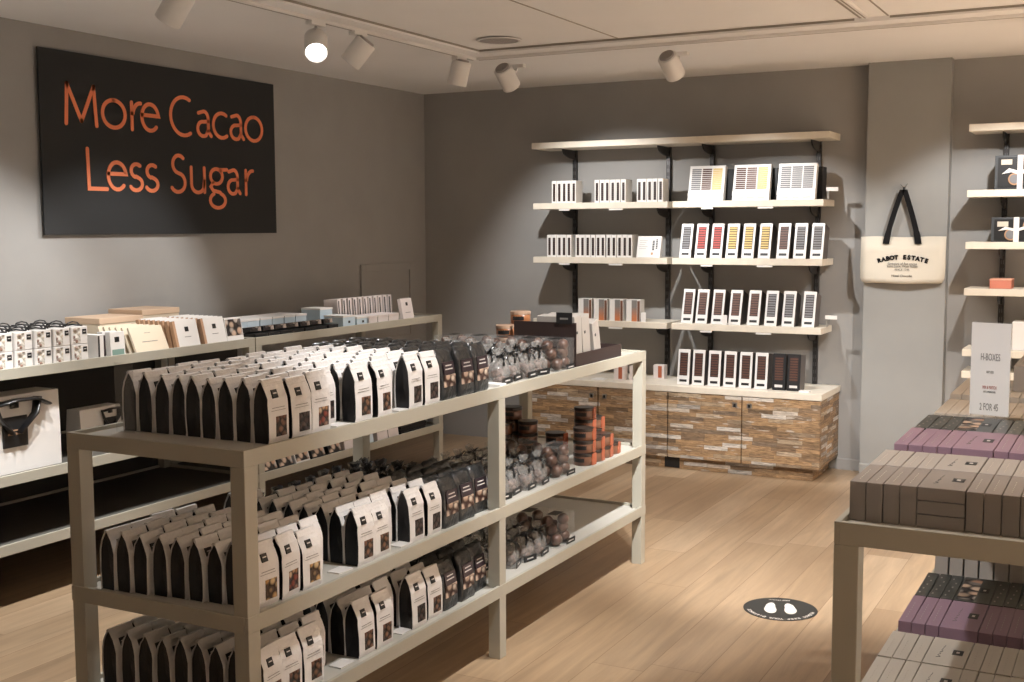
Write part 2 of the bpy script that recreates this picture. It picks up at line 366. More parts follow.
def spot(x, y, zc, tgt, label, watts, cone=70, blend=.6, lit=False, col=None, rad=.028):
    """head with its yoke under the track; the lamp sits in the mouth of the head"""
    c = Vector((x, y, zc)); d = (Vector(tgt) - c).normalized()
    top = HC - .038
    t = thing('track_spotlight', label, 'spotlight', (x, y, top), group='white track spotlights')
    obj('adapter', G().box(-.02, .02, -.055, .055, -.02, 0) if abs(y + 1.51) > .2 else G().box(-.055, .055, .107, .147, -.02, 0), 'track', t, bevel=.003)
    g = G(); sh = 0 if abs(y + 1.51) > .2 else .127
    ctr = c - Vector((x, y, top))
    g.tube([(0, sh, -.02), (0, sh * .9, -.045), ctr - d * .035 + Vector((0, 0, .02)), ctr - d * .02], .0085, 8)
    obj('stem', g, 'track', t, smooth=True)
    q = d.to_track_quat('Z', 'Y').to_euler()
    prof = [(.020, -.072), (.052, -.066), (.056, -.060), (.056, .070), (.053, .072), (.050, .066), (.050, .03)]
    b = obj('head', G().lathe(prof, 28), 'track', t, smooth=False, loc=ctr, rot=q)
    for p in b.data.polygons: p.use_smooth = len(p.vertices) == 4
    obj('lens', G().lathe([(.0495, .052), (.0495, .054)], 24), 'lens' if lit else 'dim_glass', b)
    # slanted grey cut at the back of the head
    obj('heat_sink', G().lathe([(.040, -.078), (.044, -.066)], 20), 'grille', b)
    L = bpy.data.lights.new('spot', 'SPOT'); L.energy = watts; L.spot_size = math.radians(cone); L.spot_blend = blend; L.shadow_soft_size = rad; L.color = col or LC
    lo = bpy.data.objects.new('lamp', L); C.objects.link(lo); lo.parent = b; lo.location = (0, 0, .074); lo.rotation_euler = (PI, 0, 0)
    return t

spot(1.53, -1.51, 2.50, (1.70, .0, .98), 'white track spotlight nearest the room corner aimed at the back shelves', 85, 82, .6)
spot(2.57, -1.51, 2.50, (2.85, .0, 1.0), 'white track spotlight above the right end of the wooden cabinet', 90, 66, .6)
spot(4.45, -1.49, 2.50, (4.05, .0, 1.05), 'white track spotlight at the right picture edge aimed at gift shelves', 95, 66, .5)
spot(1.388, -3.19, 2.48, (2.45, -4.55, 1.0), 'glowing white track spotlight with its lit lens showing', 130, 58, lit=True)
spot(1.388, -2.84, 2.49, (.10, -3.30, .85), 'white track spotlight just beside the glowing one, turned to the wall', 76, 66)
spot(1.388, -1.83, 2.50, (.75, -1.75, .3), 'white track spotlight on the side track closest to the corner', 60, 60)
spot(1.388, -4.13, 2.51, (.12, -4.2, .95), 'white track spotlight cut by the top picture edge above the sign', 94, 68)
spot(1.388, -5.4, 2.50, (.12, -5.1, .95), 'white track spotlight out past the near end of the wall display', 70, 68)
spot(3.697, -3.75, 2.50, (2.95, -3.40, .75), 'white track spotlight over the aisle beside the centre rack', 150, 62)
spot(3.697, -4.75, 2.50, (2.90, -4.55, .80), 'white track spotlight over the aisle by the striped pouches', 92, 50)
spot(3.697, -4.05, 2.50, (3.55, -1.75, 0), 'white track spotlight aimed along the aisle at the floor', 330, 60)
spot(3.697, -5.3, 2.50, (4.55, -5.05, .9), 'white track spotlight above the near corner of the table', 45, 60)
spot(3.697, -6.9, 2.50, (4.75, -4.4, 1.1), 'white track spotlight above the viewer aimed at the table sign', 90, 34)
spot(1.388, -4.85, 2.50, (1.45, -4.6, 0), 'white track spotlight over the passage beside the left wall racks', 190, 66)
for k, (x, y, tx, ty, p) in enumerate(((3.697, -8.9, 3.6, -9.5, 190), (1.388, -9.4, 1.2, -9.8, 190))):  # added unseen spots, bounce fill light off the floor
    spot(x, y, 2.50, (tx, ty, 0), 'added fill spotlight behind the viewer, %s of those bouncing light off the floor' % ORD[k], p, 85)

# ------------------------------------------------------------------ black sign with orange lettering
sg = thing('wall_sign', 'large black wall sign with orange words More Cacao Less Sugar', 'sign', (0, -3.664, 1.576))
obj('board', G().box(.018, .03, 0, 1.825, 0, .936).box(.001, .018, .25, .33, .2, .7).box(.001, .018, 1.5, 1.58, .2, .7), 'sign_board', sg, bevel=.001)
def ribbon(g, pts, w, d0=.0305, d1=.034):
    """a stroke of even width with round ends, raised from the board; pts in (u, v)"""
    P = [Vector((p[0], p[1])) for p in pts]; n = len(P); Lf = []; Rt = []
    for i, p in enumerate(P):
        a = (p - P[i - 1]).normalized() if i else (P[1] - P[0]).normalized()
        b = (P[i + 1] - p).normalized() if i < n - 1 else a
        t = (a + b).normalized() if (a + b).length > .2 else a
        k = min(1.9, 1 / max(.3, t.dot(a))); nrm = Vector((-t.y, t.x)) * w / 2 * k
        Lf.append(p + nrm); Rt.append(p - nrm)
    def cap(p, t):
        nrm = Vector((-t.y, t.x)); return [p + (nrm * math.cos(x) + t * math.sin(x)) * w / 2 for x in [PI * q / 6 for q in range(1, 6)]]
    ring = Lf + cap(P[-1], (P[-1] - P[-2]).normalized()) + Rt[::-1] + cap(P[0], (P[0] - P[1]).normalized())
    # strip faces
    li = [g.pt((d1, q.x, q.y)) for q in Lf]; ri = [g.pt((d1, q.x, q.y)) for q in Rt]
    for i in range(n - 1): g.face((ri[i], ri[i + 1], li[i + 1], li[i]))
    for p, t, A, B in ((P[-1], (P[-1] - P[-2]).normalized(), li[-1], ri[-1]), (P[0], (P[0] - P[1]).normalized(), ri[0], li[0])):
        c = [g.pt((d1, q.x, q.y)) for q in cap(p, t)]; g.face([A] + c + [B])
    m = len(ring); a = [g.pt((d0, q.x, q.y)) for q in ring]; b = [g.pt((d1, q.x, q.y)) for q in ring]
    for i in range(m): g.face((a[i], a[(i + 1) % m], b[(i + 1) % m], b[i]))
def arc(cx, cy, rx, ry, a0, a1, n=18): return [(cx + rx * math.cos(math.radians(a0 + (a1 - a0) * k / n)), cy + ry * math.sin(math.radians(a0 + (a1 - a0) * k / n))) for k in range(n + 1)]
def let(ch, x0, x1, b):
    """strokes of one letter between x0 and x1 on baseline b; x-height .145, capital .208"""
    w = x1 - x0; X = .145; c = (x0 + x1) / 2; h = .0
    if ch == 'M': return [[(x0, b), (x0 + .012, b + .202)], [(x0 + .012, b + .202), (c, b + .018)], [(c, b + .018), (x1 - .014, b + .202)], [(x1 - .014, b + .202), (x1, b)]]
    if ch == 'o': return [arc(c, b + X / 2, w / 2, X / 2, 90, 450, 28)]
    if ch == 'r': return [[(x0, b), (x0, b + X)], [(x0, b + .085)] + arc(x0 + w * .95, b + .07, w * .85, .075, 165, 88, 8)]
    if ch == 'e': return [[(x0 + .004, b + .085), (x1 - .006, b + .085)] + arc(c - .002, b + X / 2 + .002, w / 2 - .004, X / 2, 12, 315, 24)]
    if ch == 'C': return [arc(x0 + .105, b + .102, .105, .108, 62, 300, 24)]
    if ch == 'a': return [[(x0 + .012, b + .132)] + arc(c, b + .100, w * .30, .044, 95, 0, 8) + [(x0 + w * .80, b + .03), (x1, b + .004)], [(x0 + w * .80, b + .088)] + arc(x0 + w * .42, b + .042, w * .40, .042, 85, 300, 14) + [(x0 + w * .80, b + .035)]]
    if ch == 'c': return [arc(x0 + w * .62, b + X / 2, w * .62, X / 2, 58, 305, 20)]
    if ch == 'L': return [[(x0, b + .208), (x0 + .004, b + .002), (x1, b + .002)]]
    if ch == 's': return [arc(c + .004, b + .108, w * .38, .036, 50, 270, 12)[:-1] + [(c, b + .076)] + arc(c - .002, b + .037, w * .44, .036, 70, -150, 12)]
    if ch == 'S': return [arc(c + .008, b + .158, w * .42, .050, 45, 255, 14) + arc(c - .004, b + .054, w * .50, .054, 62, -145, 14)]
    if ch == 'u': return [[(x0, b + X), (x0, b + .055)] + arc(c - .004, b + .048, w / 2 - .004, .047, 180, 330, 10) + [(x1 - .008, b + .07)], [(x1 - .006, b + X), (x1 - .006, b + .004)]]
    if ch == 'g': return [arc(x0 + w * .42, b + .100, w * .33, .044, 45, 405, 22), [(x0 + w * .62, b + .140), (x1, b + .143)],
                          [(x0 + w * .22, b + .062), (x0 + w * .10, b + .038), (x0 + w * .22, b + .016), (x0 + w * .60, b + .006)] + arc(x0 + w * .47, b - .042, w * .42, .044, 65, -240, 20)]
    return []
g = G()
for ch, x0, x1, b in (('M', .160, .362, 2.146), ('o', .404, .564, 2.146), ('r', .613, .680, 2.146), ('e', .684, .818, 2.146), ('C', .907, 1.11, 2.146), ('a', 1.122, 1.238, 2.146), ('c', 1.258, 1.378, 2.146), ('a', 1.408, 1.526, 2.146), ('o', 1.545, 1.700, 2.146),
                      ('L', .292, .419, 1.815), ('e', .427, .562, 1.815), ('s', .577, .682, 1.815), ('s', .695, .800, 1.815), ('S', .895, 1.012, 1.815), ('u', 1.060, 1.175, 1.815), ('g', 1.207, 1.365, 1.815), ('a', 1.372, 1.482, 1.815), ('r', 1.537, 1.604, 1.815)):
    for st in let(ch, x0, x1, b - 1.576): ribbon(g, st, .0215)
obj('lettering', g, 'orange', sg)

# ------------------------------------------------------------------ back wall shelving
SD = -.332
def bracket(g, x, z, d=.235, h=.058):
    prof = [(-.03, z), (-d, z), (-d, z - .006)] + [(-d + (d - .03) * k / 8, z - .006 - h * math.sin(math.acos(1 - k / 8))) for k in range(1, 9)]
    g.extrude(prof, x - .004, x + .004, 'x')
def upright(x, z0, z1, label):
    t = thing('shelf_upright', label, 'shelf upright', (x, 0, z0), group='dark wall uprights')
    obj('channel', G().box(-.015, .015, -.03, -.001, 0, z1 - z0), 'upright', t, bevel=.002)
    g = G(); n = int((z1 - z0) / .05)
    for k in range(n): g.box(-.008, -.004, -.0306, -.0300, .02 + k * .05, .045 + k * .05); g.box(.004, .008, -.0306, -.0300, .02 + k * .05, .045 + k * .05)
    tag(obj('groove', g, 'slot', t), kind=None)
LU = ((1.29, 'left end of the left bay'), (2.005, 'right end of the left bay'), (2.32, 'left end of the right bay'), (3.045, 'right end of the right bay'))
for x, w in LU: upright(x, .563, 2.17, 'dark slotted wall upright at ' + w)
def wall_shelf(x0, x1, z, label, m='oak_shelf', th=.042, brs=(), grp='pale shelves on the back wall', d=SD):
    t = thing('wall_shelf', label, 'shelf', ((x0 + x1) / 2, 0, z), group=grp)
    w = (x1 - x0) / 2
    obj('board', G().box(-w, w, d, -.032, -th, 0), m, t, bevel=.002)
    for b in brs:
        g = G(); bracket(g, b - (x0 + x1) / 2, -th - .001); obj('bracket', g, 'upright', t)
    if z < 2: obj('ticket_holder', G().box(-.30, -.22, d - .002, d + .01, -th - .012, -th - .001).box(.08, .18, d - .002, d + .01, -th - .012, -th - .001), 'track', t)
    return t
wall_shelf(1.097, 3.182, 2.198, 'longest pale shelf, topmost over the tiled chocolate boxes', brs=(1.29, 2.005, 2.32, 3.045))
for z, nm in ((1.775, 'the second shelf down'), (1.3976, 'the third shelf down'), (.960, 'the fourth shelf down')):
    wall_shelf(1.107, 2.115, z, 'pale wood left bay shelf on back wall, ' + nm, brs=(1.29, 2.005))
    wall_shelf(2.150, 3.153, z, 'pale wood right bay shelf on back wall, ' + nm, brs=(2.32, 3.045))
for z, nm in ((2.203, 'topmost'), (1.816, 'second from the top'), (1.508, 'third from the top'), (1.231, 'fourth from the top'), (.866, 'fifth from the top'), (.733, 'lowest')):
    wall_shelf(4.0, 5.6, z, 'pale shelf right of the tote bag, %s' % nm, brs=(4.18, 5.2), grp='pale shelves right of the column')
for x, w in ((4.18, 'nearest the column'), (5.2, 'beyond the gift hampers')): upright(x, .3, 2.16, 'dark slotted upright right of the tote, ' + w)

# wooden cabinet
cb = thing('base_cabinet', 'low wall cabinet faced in reclaimed wood strips under the pale counter', 'cabinet', (0, 0, 0))
obj('carcass', G().box(1.19, 3.203, -.498, -.002, .088, .519), 'reclaimed', cb)
for k, (a, b) in enumerate(((1.190, 1.692), (1.698, 2.196), (2.202, 2.700), (2.706, 3.206))):
    d = obj('door', G().box(a + .002, b - .002, -.519, -.499, .084, .516), 'reclaimed', cb, bevel=.0015)
    hx = b - .045 if k % 2 == 0 else a + .045
    h = obj('handle', G().box(hx - .016, hx + .016, -.5206, -.5192, .445, .477, 0).box(hx - .009, hx + .007, -.5214, -.5207, .449, .469, 1), ['steel', 'black'], d)
obj('plinth', G().box(1.20, 3.150, -.462, -.02, 0, .087), 'reclaimed', cb)
obj('plinth_recess_shade', G().box(2.16, 2.265, -.4645, -.4625, .004, .084), 'black', cb)  # flat black slab paints the shade of a recess in the plinth
ct = tag(obj('counter_top', G().box(1.07, 3.212, -.522, -.002, .5205, .562), 'counter', bevel=.003), 'pale wooden counter top lying along the reclaimed wood cabinet', 'counter top')

# ---- products of the back wall
def rungs(g, x0, x1, z0, z1, n, y, mats, gap=.35, dep=.003):
    """a column of n bars seen in a window"""
    h = (z1 - z0) / n
    for k in range(n): g.box(x0, x1, y - dep, y, z0 + k * h + h * gap / 2, z0 + (k + 1) * h - h * gap / 2, mats[k % len(mats)])
def slim_box():
    t = thing('chocolate_box', 'slim white box', 'box')
    obj('carton', G().box(-.0175, .0175, 0, .11, 0, .155), 'white', t, bevel=.001)
    g = G().box(-.008, .010, -.0012, -.0002, .012, .135, 0); rungs(g, -.007, .009, .014, .133, 9, -.0013, [1], .25, .001)
    obj('window', g, ['m_choc', 'black'], t); return Kind(t)
SB = slim_box()
def slim_group(x0, n, z, shelf, which, y=-.315):
    for k in range(n):
        SB.put((x0 + .0175 + k * .0385, y + .02 + random.uniform(-.006, .006), z), (0, 0, random.uniform(-.04, .04)),
               'slim white dark-windowed box, %s in the %s cluster on the left bay, %s shelf' % (ORD[k], which, shelf), 'slim white boxes on the left bay')
slim_group(1.238, 5, 1.7752, 'second', 'first'); slim_group(1.568, 6, 1.7752, 'second', 'middle'); slim_group(1.878, 5, 1.7752, 'second', 'last')
slim_group(1.20, 5, 1.3978, 'third', 'first'); slim_group(1.42, 6, 1.3978, 'third', 'middle'); slim_group(1.658, 5, 1.3978, 'third', 'last')
t = thing('gift_box', 'wide white box leaning beside the slim boxes on the third shelf', 'box', (1.965, -.30, 1.3978), (-.25, 0, 0))
obj('carton', G().box(-.085, .085, 0, .03, .001, .150), 'gloss_white', t, bevel=.001)
g = G(); rungs(g, .025, .040, .05, .12, 6, -.0002, [0], .3, .0012); rungs(g, .050, .062, .06, .13, 6, -.0002, [0], .3, .0012); g.box(.02, .034, -.0014, -.0002, .02, .036, 1)
for k in range(5): g.box(-.07, -.07 + .06 - .01 * (k % 3), -.0008, -.0002, .118 - .014 * k, .1195 - .014 * k, 2)
obj('printing', g, ['black', 'kraft', 'grey_print'], t)

def tall_box(col, body='gloss_white', lab='black', side='dark_side'):
    t = thing('chocolate_box', 'tall box', 'box')
    obj('carton', G().box(-.036, .036, 0, .008, .0015, .236), body, t, bevel=.001)
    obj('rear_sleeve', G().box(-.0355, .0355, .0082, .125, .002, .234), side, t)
    g = G().box(-.024, .024, -.0014, -.0002, .062, .214, 0); rungs(g, -.022, .022, .064, .212, 9, -.0014, [1], .35, .0022)
    obj('window', g, ['m_dark', col], t)
    obj('label', G().box(-.022, .022, -.0010, -.0002, .020, .036), lab, t); return Kind(t)
TB = {c: tall_box(c) for c in ('m_brown', 'm_red', 'm_yellow', 'm_choc', 'm_grey')}
TBK = tall_box('m_brown', 'black', 'script')
for k, (x, c, w) in enumerate(((2.228, 'm_grey', 'grey'), (2.335, 'm_red', 'red'), (2.442, 'm_red', 'red'), (2.548, 'm_yellow', 'yellow'), (2.656, 'm_yellow', 'yellow'), (2.766, 'm_yellow', 'yellow'), (2.888, 'm_choc', 'brown'), (2.997, 'm_grey', 'grey'), (3.105, 'm_grey', 'grey'))):
    TB[c].put((x, -.300, 1.3978), (-.26, 0, 0), 'tall white box with %s bars, %s along the right bay, third shelf' % (w, ORD[k]), 'tall window boxes on the right bay', (1.12, 1, 1))
for k, x in enumerate((2.245, 2.345, 2.455, 2.575, 2.700, 2.815, 2.930, 3.060)):
    TB['m_choc' if k < 5 else 'm_grey'].put((x, -.300, .9602), (-.27, 0, 0), 'tall white box, %s along the right bay, fourth shelf above the counter' % ORD[k], 'tall window boxes on the right bay', (1.12, 1, 1))
for k, x in enumerate((2.275, 2.378, 2.487, 2.592, 2.697, 2.800)):
    TB['m_brown'].put((x, -.445, .5622), (-.13, 0, 0), 'tall white box standing on the counter, %s of the six' % ORD[k], 'white boxes on the counter', (1.14, 1, 1))
TBK.put((2.915, -.440, .5622), (-.10, 0, 0), 'black tall box on the counter, touching the white ones', 'black boxes on the counter', (1.14, 1, 1))
TBK.put((3.010, -.440, .5622), (-.10, 0, 0), 'black tall box at the outer end of the counter row', 'black boxes on the counter', (1.14, 1, 1))
# extra cartons behind that give each its dark flank
def wide_box(cols, x, lab):
    t = thing('selection_box', lab, 'box', (x, -.305, 1.7752), (-.22, 0, 0), 'wide selection boxes')
    obj('carton', G().box(-.122, .122, 0, .045, .001, .238), 'gloss_white', t, bevel=.001)
    g = G().box(-.108, .108, -.0012, -.0002, .070, .222, 0)
    for c in range(3): rungs(g, -.104 + c * .072, -.104 + c * .072 + .064, .073, .219, 11, -.0013, [c + 1], .3, .003)
    obj('window', g, ['white', *cols], t)
    obj('lid_band', G().box(-.1225, .1225, -.0035, -.0002, .032, .062), 'gloss_white', t)
    g = G(); 
    for c in range(3): g.box(-.095 + c * .07, -.045 + c * .07, -.0010, -.0002, .010, .022)
    obj('label', g, 'm_pale', t)
    for q in range(3): pass
wide_box(['m_grey', 'm_brown', 'm_yellow'], 2.368, 'wide white three-column selection box beside the bay gap, second shelf')
wide_box(['m_brown', 'm_choc', 'm_yellow'], 2.672, 'wide white selection box with brown and yellow columns, middle of three')
wide_box(['m_grey', 'm_grey', 'm_grey'], 2.968, 'wide white selection box with three glassy grey columns')
for x, nm in ((2.40, 'grey-brown-yellow one'), (2.70, 'brown-yellow one'), (2.99, 'glassy grey one')):
    tag(obj('gift_box', G().box(x - .122, x + .122, -.20, -.09, 1.7756, 1.985), 'black', bevel=.002), 'black box standing behind the wide %s' % nm, 'box', 'black boxes behind the selection boxes')
# copper-faded cartons
def fade_carton():
    t = thing('drink_carton', 'white carton with copper fading print', 'carton')
    obj('carton', G().box(-.055, .055, 0, .08, 0, .148), 'white', t, bevel=.001)
    obj('printed_panel', G().box(-.012, .030, -.0012, -.0002, .0, .146), CARTON, t)
    obj('side_strip', G().box(.033, .052, -.0014, -.0002, .0, .140), 'tub', t)
    return Kind(t)
FC = fade_carton()
for k, x in enumerate((1.500, 1.617, 1.737, 1.862)):
    FC.put((x, -.305, .9602), (0, 0, 0), 'white and copper carton on the left bay, %s of four' % ORD[k], 'copper faded cartons', (.93, 1, 1))
tag(obj('price_ticket', G().box(1.925, 1.960, -.318, -.314, .9605, 1.025), 'white'), 'small white price ticket after the copper cartons', 'ticket')
tag(obj('price_ticket', G().box(2.50, 2.535, -.326, -.322, .9605, 1.025), 'white'), 'small white price ticket before the fourth shelf boxes', 'ticket')
for x, z, w in ((3.16, 1.838, 'second'), (3.17, 1.02, 'fourth')):
    tt = thing('ticket_clip', 'small pale ticket clip at the %s shelf end' % w, 'clip', (x, -.20, z - .06))
    obj('arm', G().box(-.012, -.006, -.01, .02, 0, .055), 'steel', tt); obj('ticket', G().box(-.02, .055, -.012, -.009, .05, .075), 'white', tt)
# counter left end: peach cartons and cards
for k, (x, y) in enumerate(((1.80, -.40), (1.90, -.36), (2.02, -.22))):
    t = thing('small_carton', 'peach and white carton on the counter, %s one from the corner side' % ORD[k], 'carton', (x, y, .5622), group='peach cartons on the counter')
    obj('carton', G().box(-.04, .04, 0, .06, 0, .095), 'rosy', t, bevel=.001); obj('window', G().box(-.005, .022, -.0012, -.0002, .008, .088), 'orange_band', t)
tag(obj('price_card', G().box(1.62, 1.72, -.46, -.40, .5622, .568).box(1.64, 1.70, -.44, -.42, .568, .574), 'white'), 'little white card lying on the counter behind the rack', 'card')
tag(obj('price_card', G().box(3.055, 3.12, -.47, -.42, .5622, .572), 'white'), 'little white card lying beside the black counter boxes', 'card')

# hampers on the shelves right of the column
def hamper(x, z, label, tall):
    t = thing('gift_hamper', label, 'gift box', (x, -.30, z))
    w, h = .24, (.20 if tall else .145)
    obj('box_body', G().box(-w, w, .02, .16, 0, h), mat('slate_box', (.06, .065, .07, 1), .5), t, bevel=.002)
    g = G(); 
    obj('backing_card', G().box(-w + .018, w - .018, .012, .0195, .012, h - .012), 'black', t)
    for cx, cz, r in ((-.13, h * .30, .035), (-.02, h * .66, .045), (.10, h * .60, .048), (.02, h * .25, .045), (.17, h * .3, .04)):
        g = G(); gg = [(r, 0), (r, .008), (r * .8, .011), (r * .78, .009)]
        o = obj('treat_tub', G().lathe(gg, 20), 'm_pale' if cx > 0 else 'kraft', t, loc=(cx, .012, cz), rot=(PI / 2, 0, 0))
        obj('treat', G().lathe([(r * .76, .009), (r * .76, .0105)], 20), 'm_yellow' if cz > h / 2 else 'm_grey', o)
    obj('label', G().box(-.205, -.145, .006, .011, h - .055, h - .025), 'canvas', t)
    obj('ribbon', G().box(-.115, -.085, .001, .005, 0, h).extrude([(-.20, h * .45), (-.16, h * .62), (-.10, h * .52), (-.10, h * .42), (-.15, h * .5)], .0, .006, 'y').extrude([(-.10, h * .42), (-.10, h * .52), (-.04, h * .68), (-.03, h * .60), (-.06, h * .5)], .0, .006, 'y'), 'white', t)
hamper(4.385, 1.8165, 'slate gift hamper tied with white ribbon on the second shelf', True)
hamper(4.375, 1.5085, 'low dark gift hamper with white bow on the third shelf', False)
t = thing('gift_box', 'coral box lying flat on the fourth shelf beside the column', 'box', (4.195, -.31, 1.2315))
obj('carton', G().box(-.055, .065, 0, .16, 0, .048), 'coral', t, bevel=.002); obj('lid', G().box(-.057, .067, -.002, .162, .0485, .058), 'peach', t, bevel=.002)
tag(obj('gift_box', G().box(4.27, 4.55, -.28, -.10, .8665, 1.035), 'white', bevel=.002), 'plain white box standing on the fifth shelf by the table sign', 'box')

# ------------------------------------------------------------------ canvas tote on the column
t = thing('tote_bag', 'cream canvas tote bag with black straps hanging on the column', 'bag', (3.604, -.112, 1.243))
g = G()
rows = [(-.222, .222, -.010, .000), (-.245, .240, -.052, .008), (-.255, .255, -.050, .035), (-.258, .258, -.038, .10), (-.257, .257, -.030, .20), (-.256, .257, -.020, .295)]
nx = 12; idx = []
for x0, x1, y, z in rows:
    r = []
    for k in range(nx + 1):
        u = k / nx; bulge = math.sin(PI * u) ** .5
        r.append((x0 + (x1 - x0) * u, y * (.35 + .65 * bulge) - .004, z + .003 * math.sin(9 * u)))
    idx.append(r)
F = [[g.pt(p) for p in r] for r in idx]; B = [[g.pt((p[0], -.002, p[2])) for p in r] for r in idx]
for a in range(len(rows) - 1):
    for k in range(nx): g.face((F[a][k], F[a][k + 1], F[a + 1][k + 1], F[a + 1][k])); g.face((B[a][k + 1], B[a][k], B[a + 1][k], B[a + 1][k + 1]))
    g.face((B[a][0], F[a][0], F[a + 1][0], B[a + 1][0])); g.face((F[a][nx], B[a][nx], B[a + 1][nx], F[a + 1][nx]))
for k in range(nx): g.face((B[0][k], B[0][k + 1], F[0][k + 1], F[0][k])); g.face((F[-1][k], F[-1][k + 1], B[-1][k + 1], B[-1][k]))
obj('canvas_body', g, 'canvas', t, smooth=True)
def strap(side, y):
    g = G(); pts = []
    for k in range(13):
        u = k / 12; x = side * (.098 + .0 * u - .092 * (u ** 1.25)); z = .25 + .338 * u - (.0 if u < .9 else .0)
        pts.append((x, z))
    ring = []
    for i, (x, z) in enumerate(pts):
        w = .0195 if i < 3 else .0165
        ring.append((x - w, z, x + w, z))
    a = [(g.pt((r[0], y, r[1])), g.pt((r[2], y, r[3])), g.pt((r[0], y - .004, r[1])), g.pt((r[2], y - .004, r[3]))) for r in ring]
    for i in range(12):
        p, q = a[i], a[i + 1]
        g.face((p[2], p[3], q[3], q[2])); g.face((p[1], p[0], q[0], q[1])); g.face((p[0], p[2], q[2], q[0])); g.face((p[3], p[1], q[1], q[3]))
    g.face((a[0][0], a[0][1], a[0][3], a[0][2])); g.face((a[-1][2], a[-1][3], a[-1][1], a[-1][0]))
    obj('strap', g, 'canvas_print', t)
strap(-1, -.036); strap(1, -.036)
# printed words on the tote: an arched heading and small lines
g_y = -.0435
for k, ch in enumerate('RABOT ESTATE'):
    u = (k - 5.5) / 5.5; x = .006 + u * .142; z = .172 - .022 * u * u + .006
    if ch != ' ':
        text_obj('heading_letter', ch, .037, 'canvas_print', t, (x, g_y + .006 * abs(u), z - .012), (PI / 2, u * .28, 0), bold=.0022)
for s_, z, sz in (('Growers of fine cocoa', .128, .0155), ('Saint Lucia, West Indies', .112, .0155), ('SINCE 1746', .092, .0145), ('Hotel Chocolat', .052, .016)):
    text_obj('small_print', s_, sz * 1.25, 'canvas_print', t, (.006, g_y - (.010 if z < .1 else .004), z - .002), FY)
hk = thing('wall_hook', 'small wire hook on the column holding up the tote', 'hook', (3.604, -.1105, 1.835))
obj('plate', G().box(-.008, .008, -.003, 0, -.02, .02), 'steel', hk)
obj('wire', G().tube([(0, -.003, .01), (0, -.02, -.004), (0, -.046, -.002), (0, -.052, .012)], .0025, 6).tube([(-.022, -.02, .028), (0, -.012, .004), (.02, -.02, .032)], .0018, 5), 'upright', hk)

# ------------------------------------------------------------------ display racks
def rack(name, label, x0, x1, y0, y1, ys, levels, T=1.023, low='board'):
    """ys: positions (near face) of the pairs of posts"""
    t = thing(name, label, 'display rack', ((x0 + x1) / 2, (y0 + y1) / 2, 0))
    ox, oy = (x0 + x1) / 2, (y0 + y1) / 2
    w = .049; h = .046
    for y in ys:
        for x in (x0, x1 - w):
            obj('post', G().box(x - ox, x - ox + w, y - oy, y - oy + w, 0, T - h), 'frame', t, bevel=.002)
    for z in levels:
        zb, zt = z - h, z
        e = .0015 if z < T - .01 else 0
        for x in (x0 - e, x1 - .012 + e):
            obj('side_rail', G().box(x - ox, x - ox + .012, y0 - oy - e, y1 - oy + e, zb, zt), 'frame', t, bevel=.0015)
        for y in (y0 - e * 2, y1 - .012 + e * 2): obj('end_rail', G().box(x0 - ox + .0115, x1 - ox - .0115, y - oy, y - oy + .012, zb, zt - .0002), 'frame', t, bevel=.0015)
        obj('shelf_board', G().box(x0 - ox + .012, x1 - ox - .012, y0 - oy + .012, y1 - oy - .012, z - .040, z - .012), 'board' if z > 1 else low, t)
    return t
GX0, GX1, GY0, GY1 = 2.228, 2.882, -5.514, -2.656
LV = (1.023, .5746, .281)
rack('display_rack', 'greige metal centre rack with three shelves of pouches', GX0, GX1, GY0, GY1, (GY0, -4.117, GY1 - .049), LV)
rack('display_rack', 'greige rack along the left wall under the black sign', .085, .7636, -5.9, -2.945, (-5.9, -2.994), LV, low='shaded_board')
r2 = rack('display_rack', 'greige rack along the left wall closest to the corner', .085, .7636, -2.938, -1.02, (-2.938, -1.069), LV, low='shaded_board')
rack('display_rack', 'greige table rack with taupe and mauve boxes by the aisle', 4.420, 5.75, -5.565, -3.30, (-5.565, -3.349), (1.023, .5746))
tag(obj('shade_sheet', G().box(.070, .080, -5.9, -2.30, .02, .97), 'rack_shade'), 'added dark sheet standing in for the shade behind the left wall racks', 'board')  # added sheet: shade behind the racks made as a dark surface

ZB = [z - .0118 for z in LV]

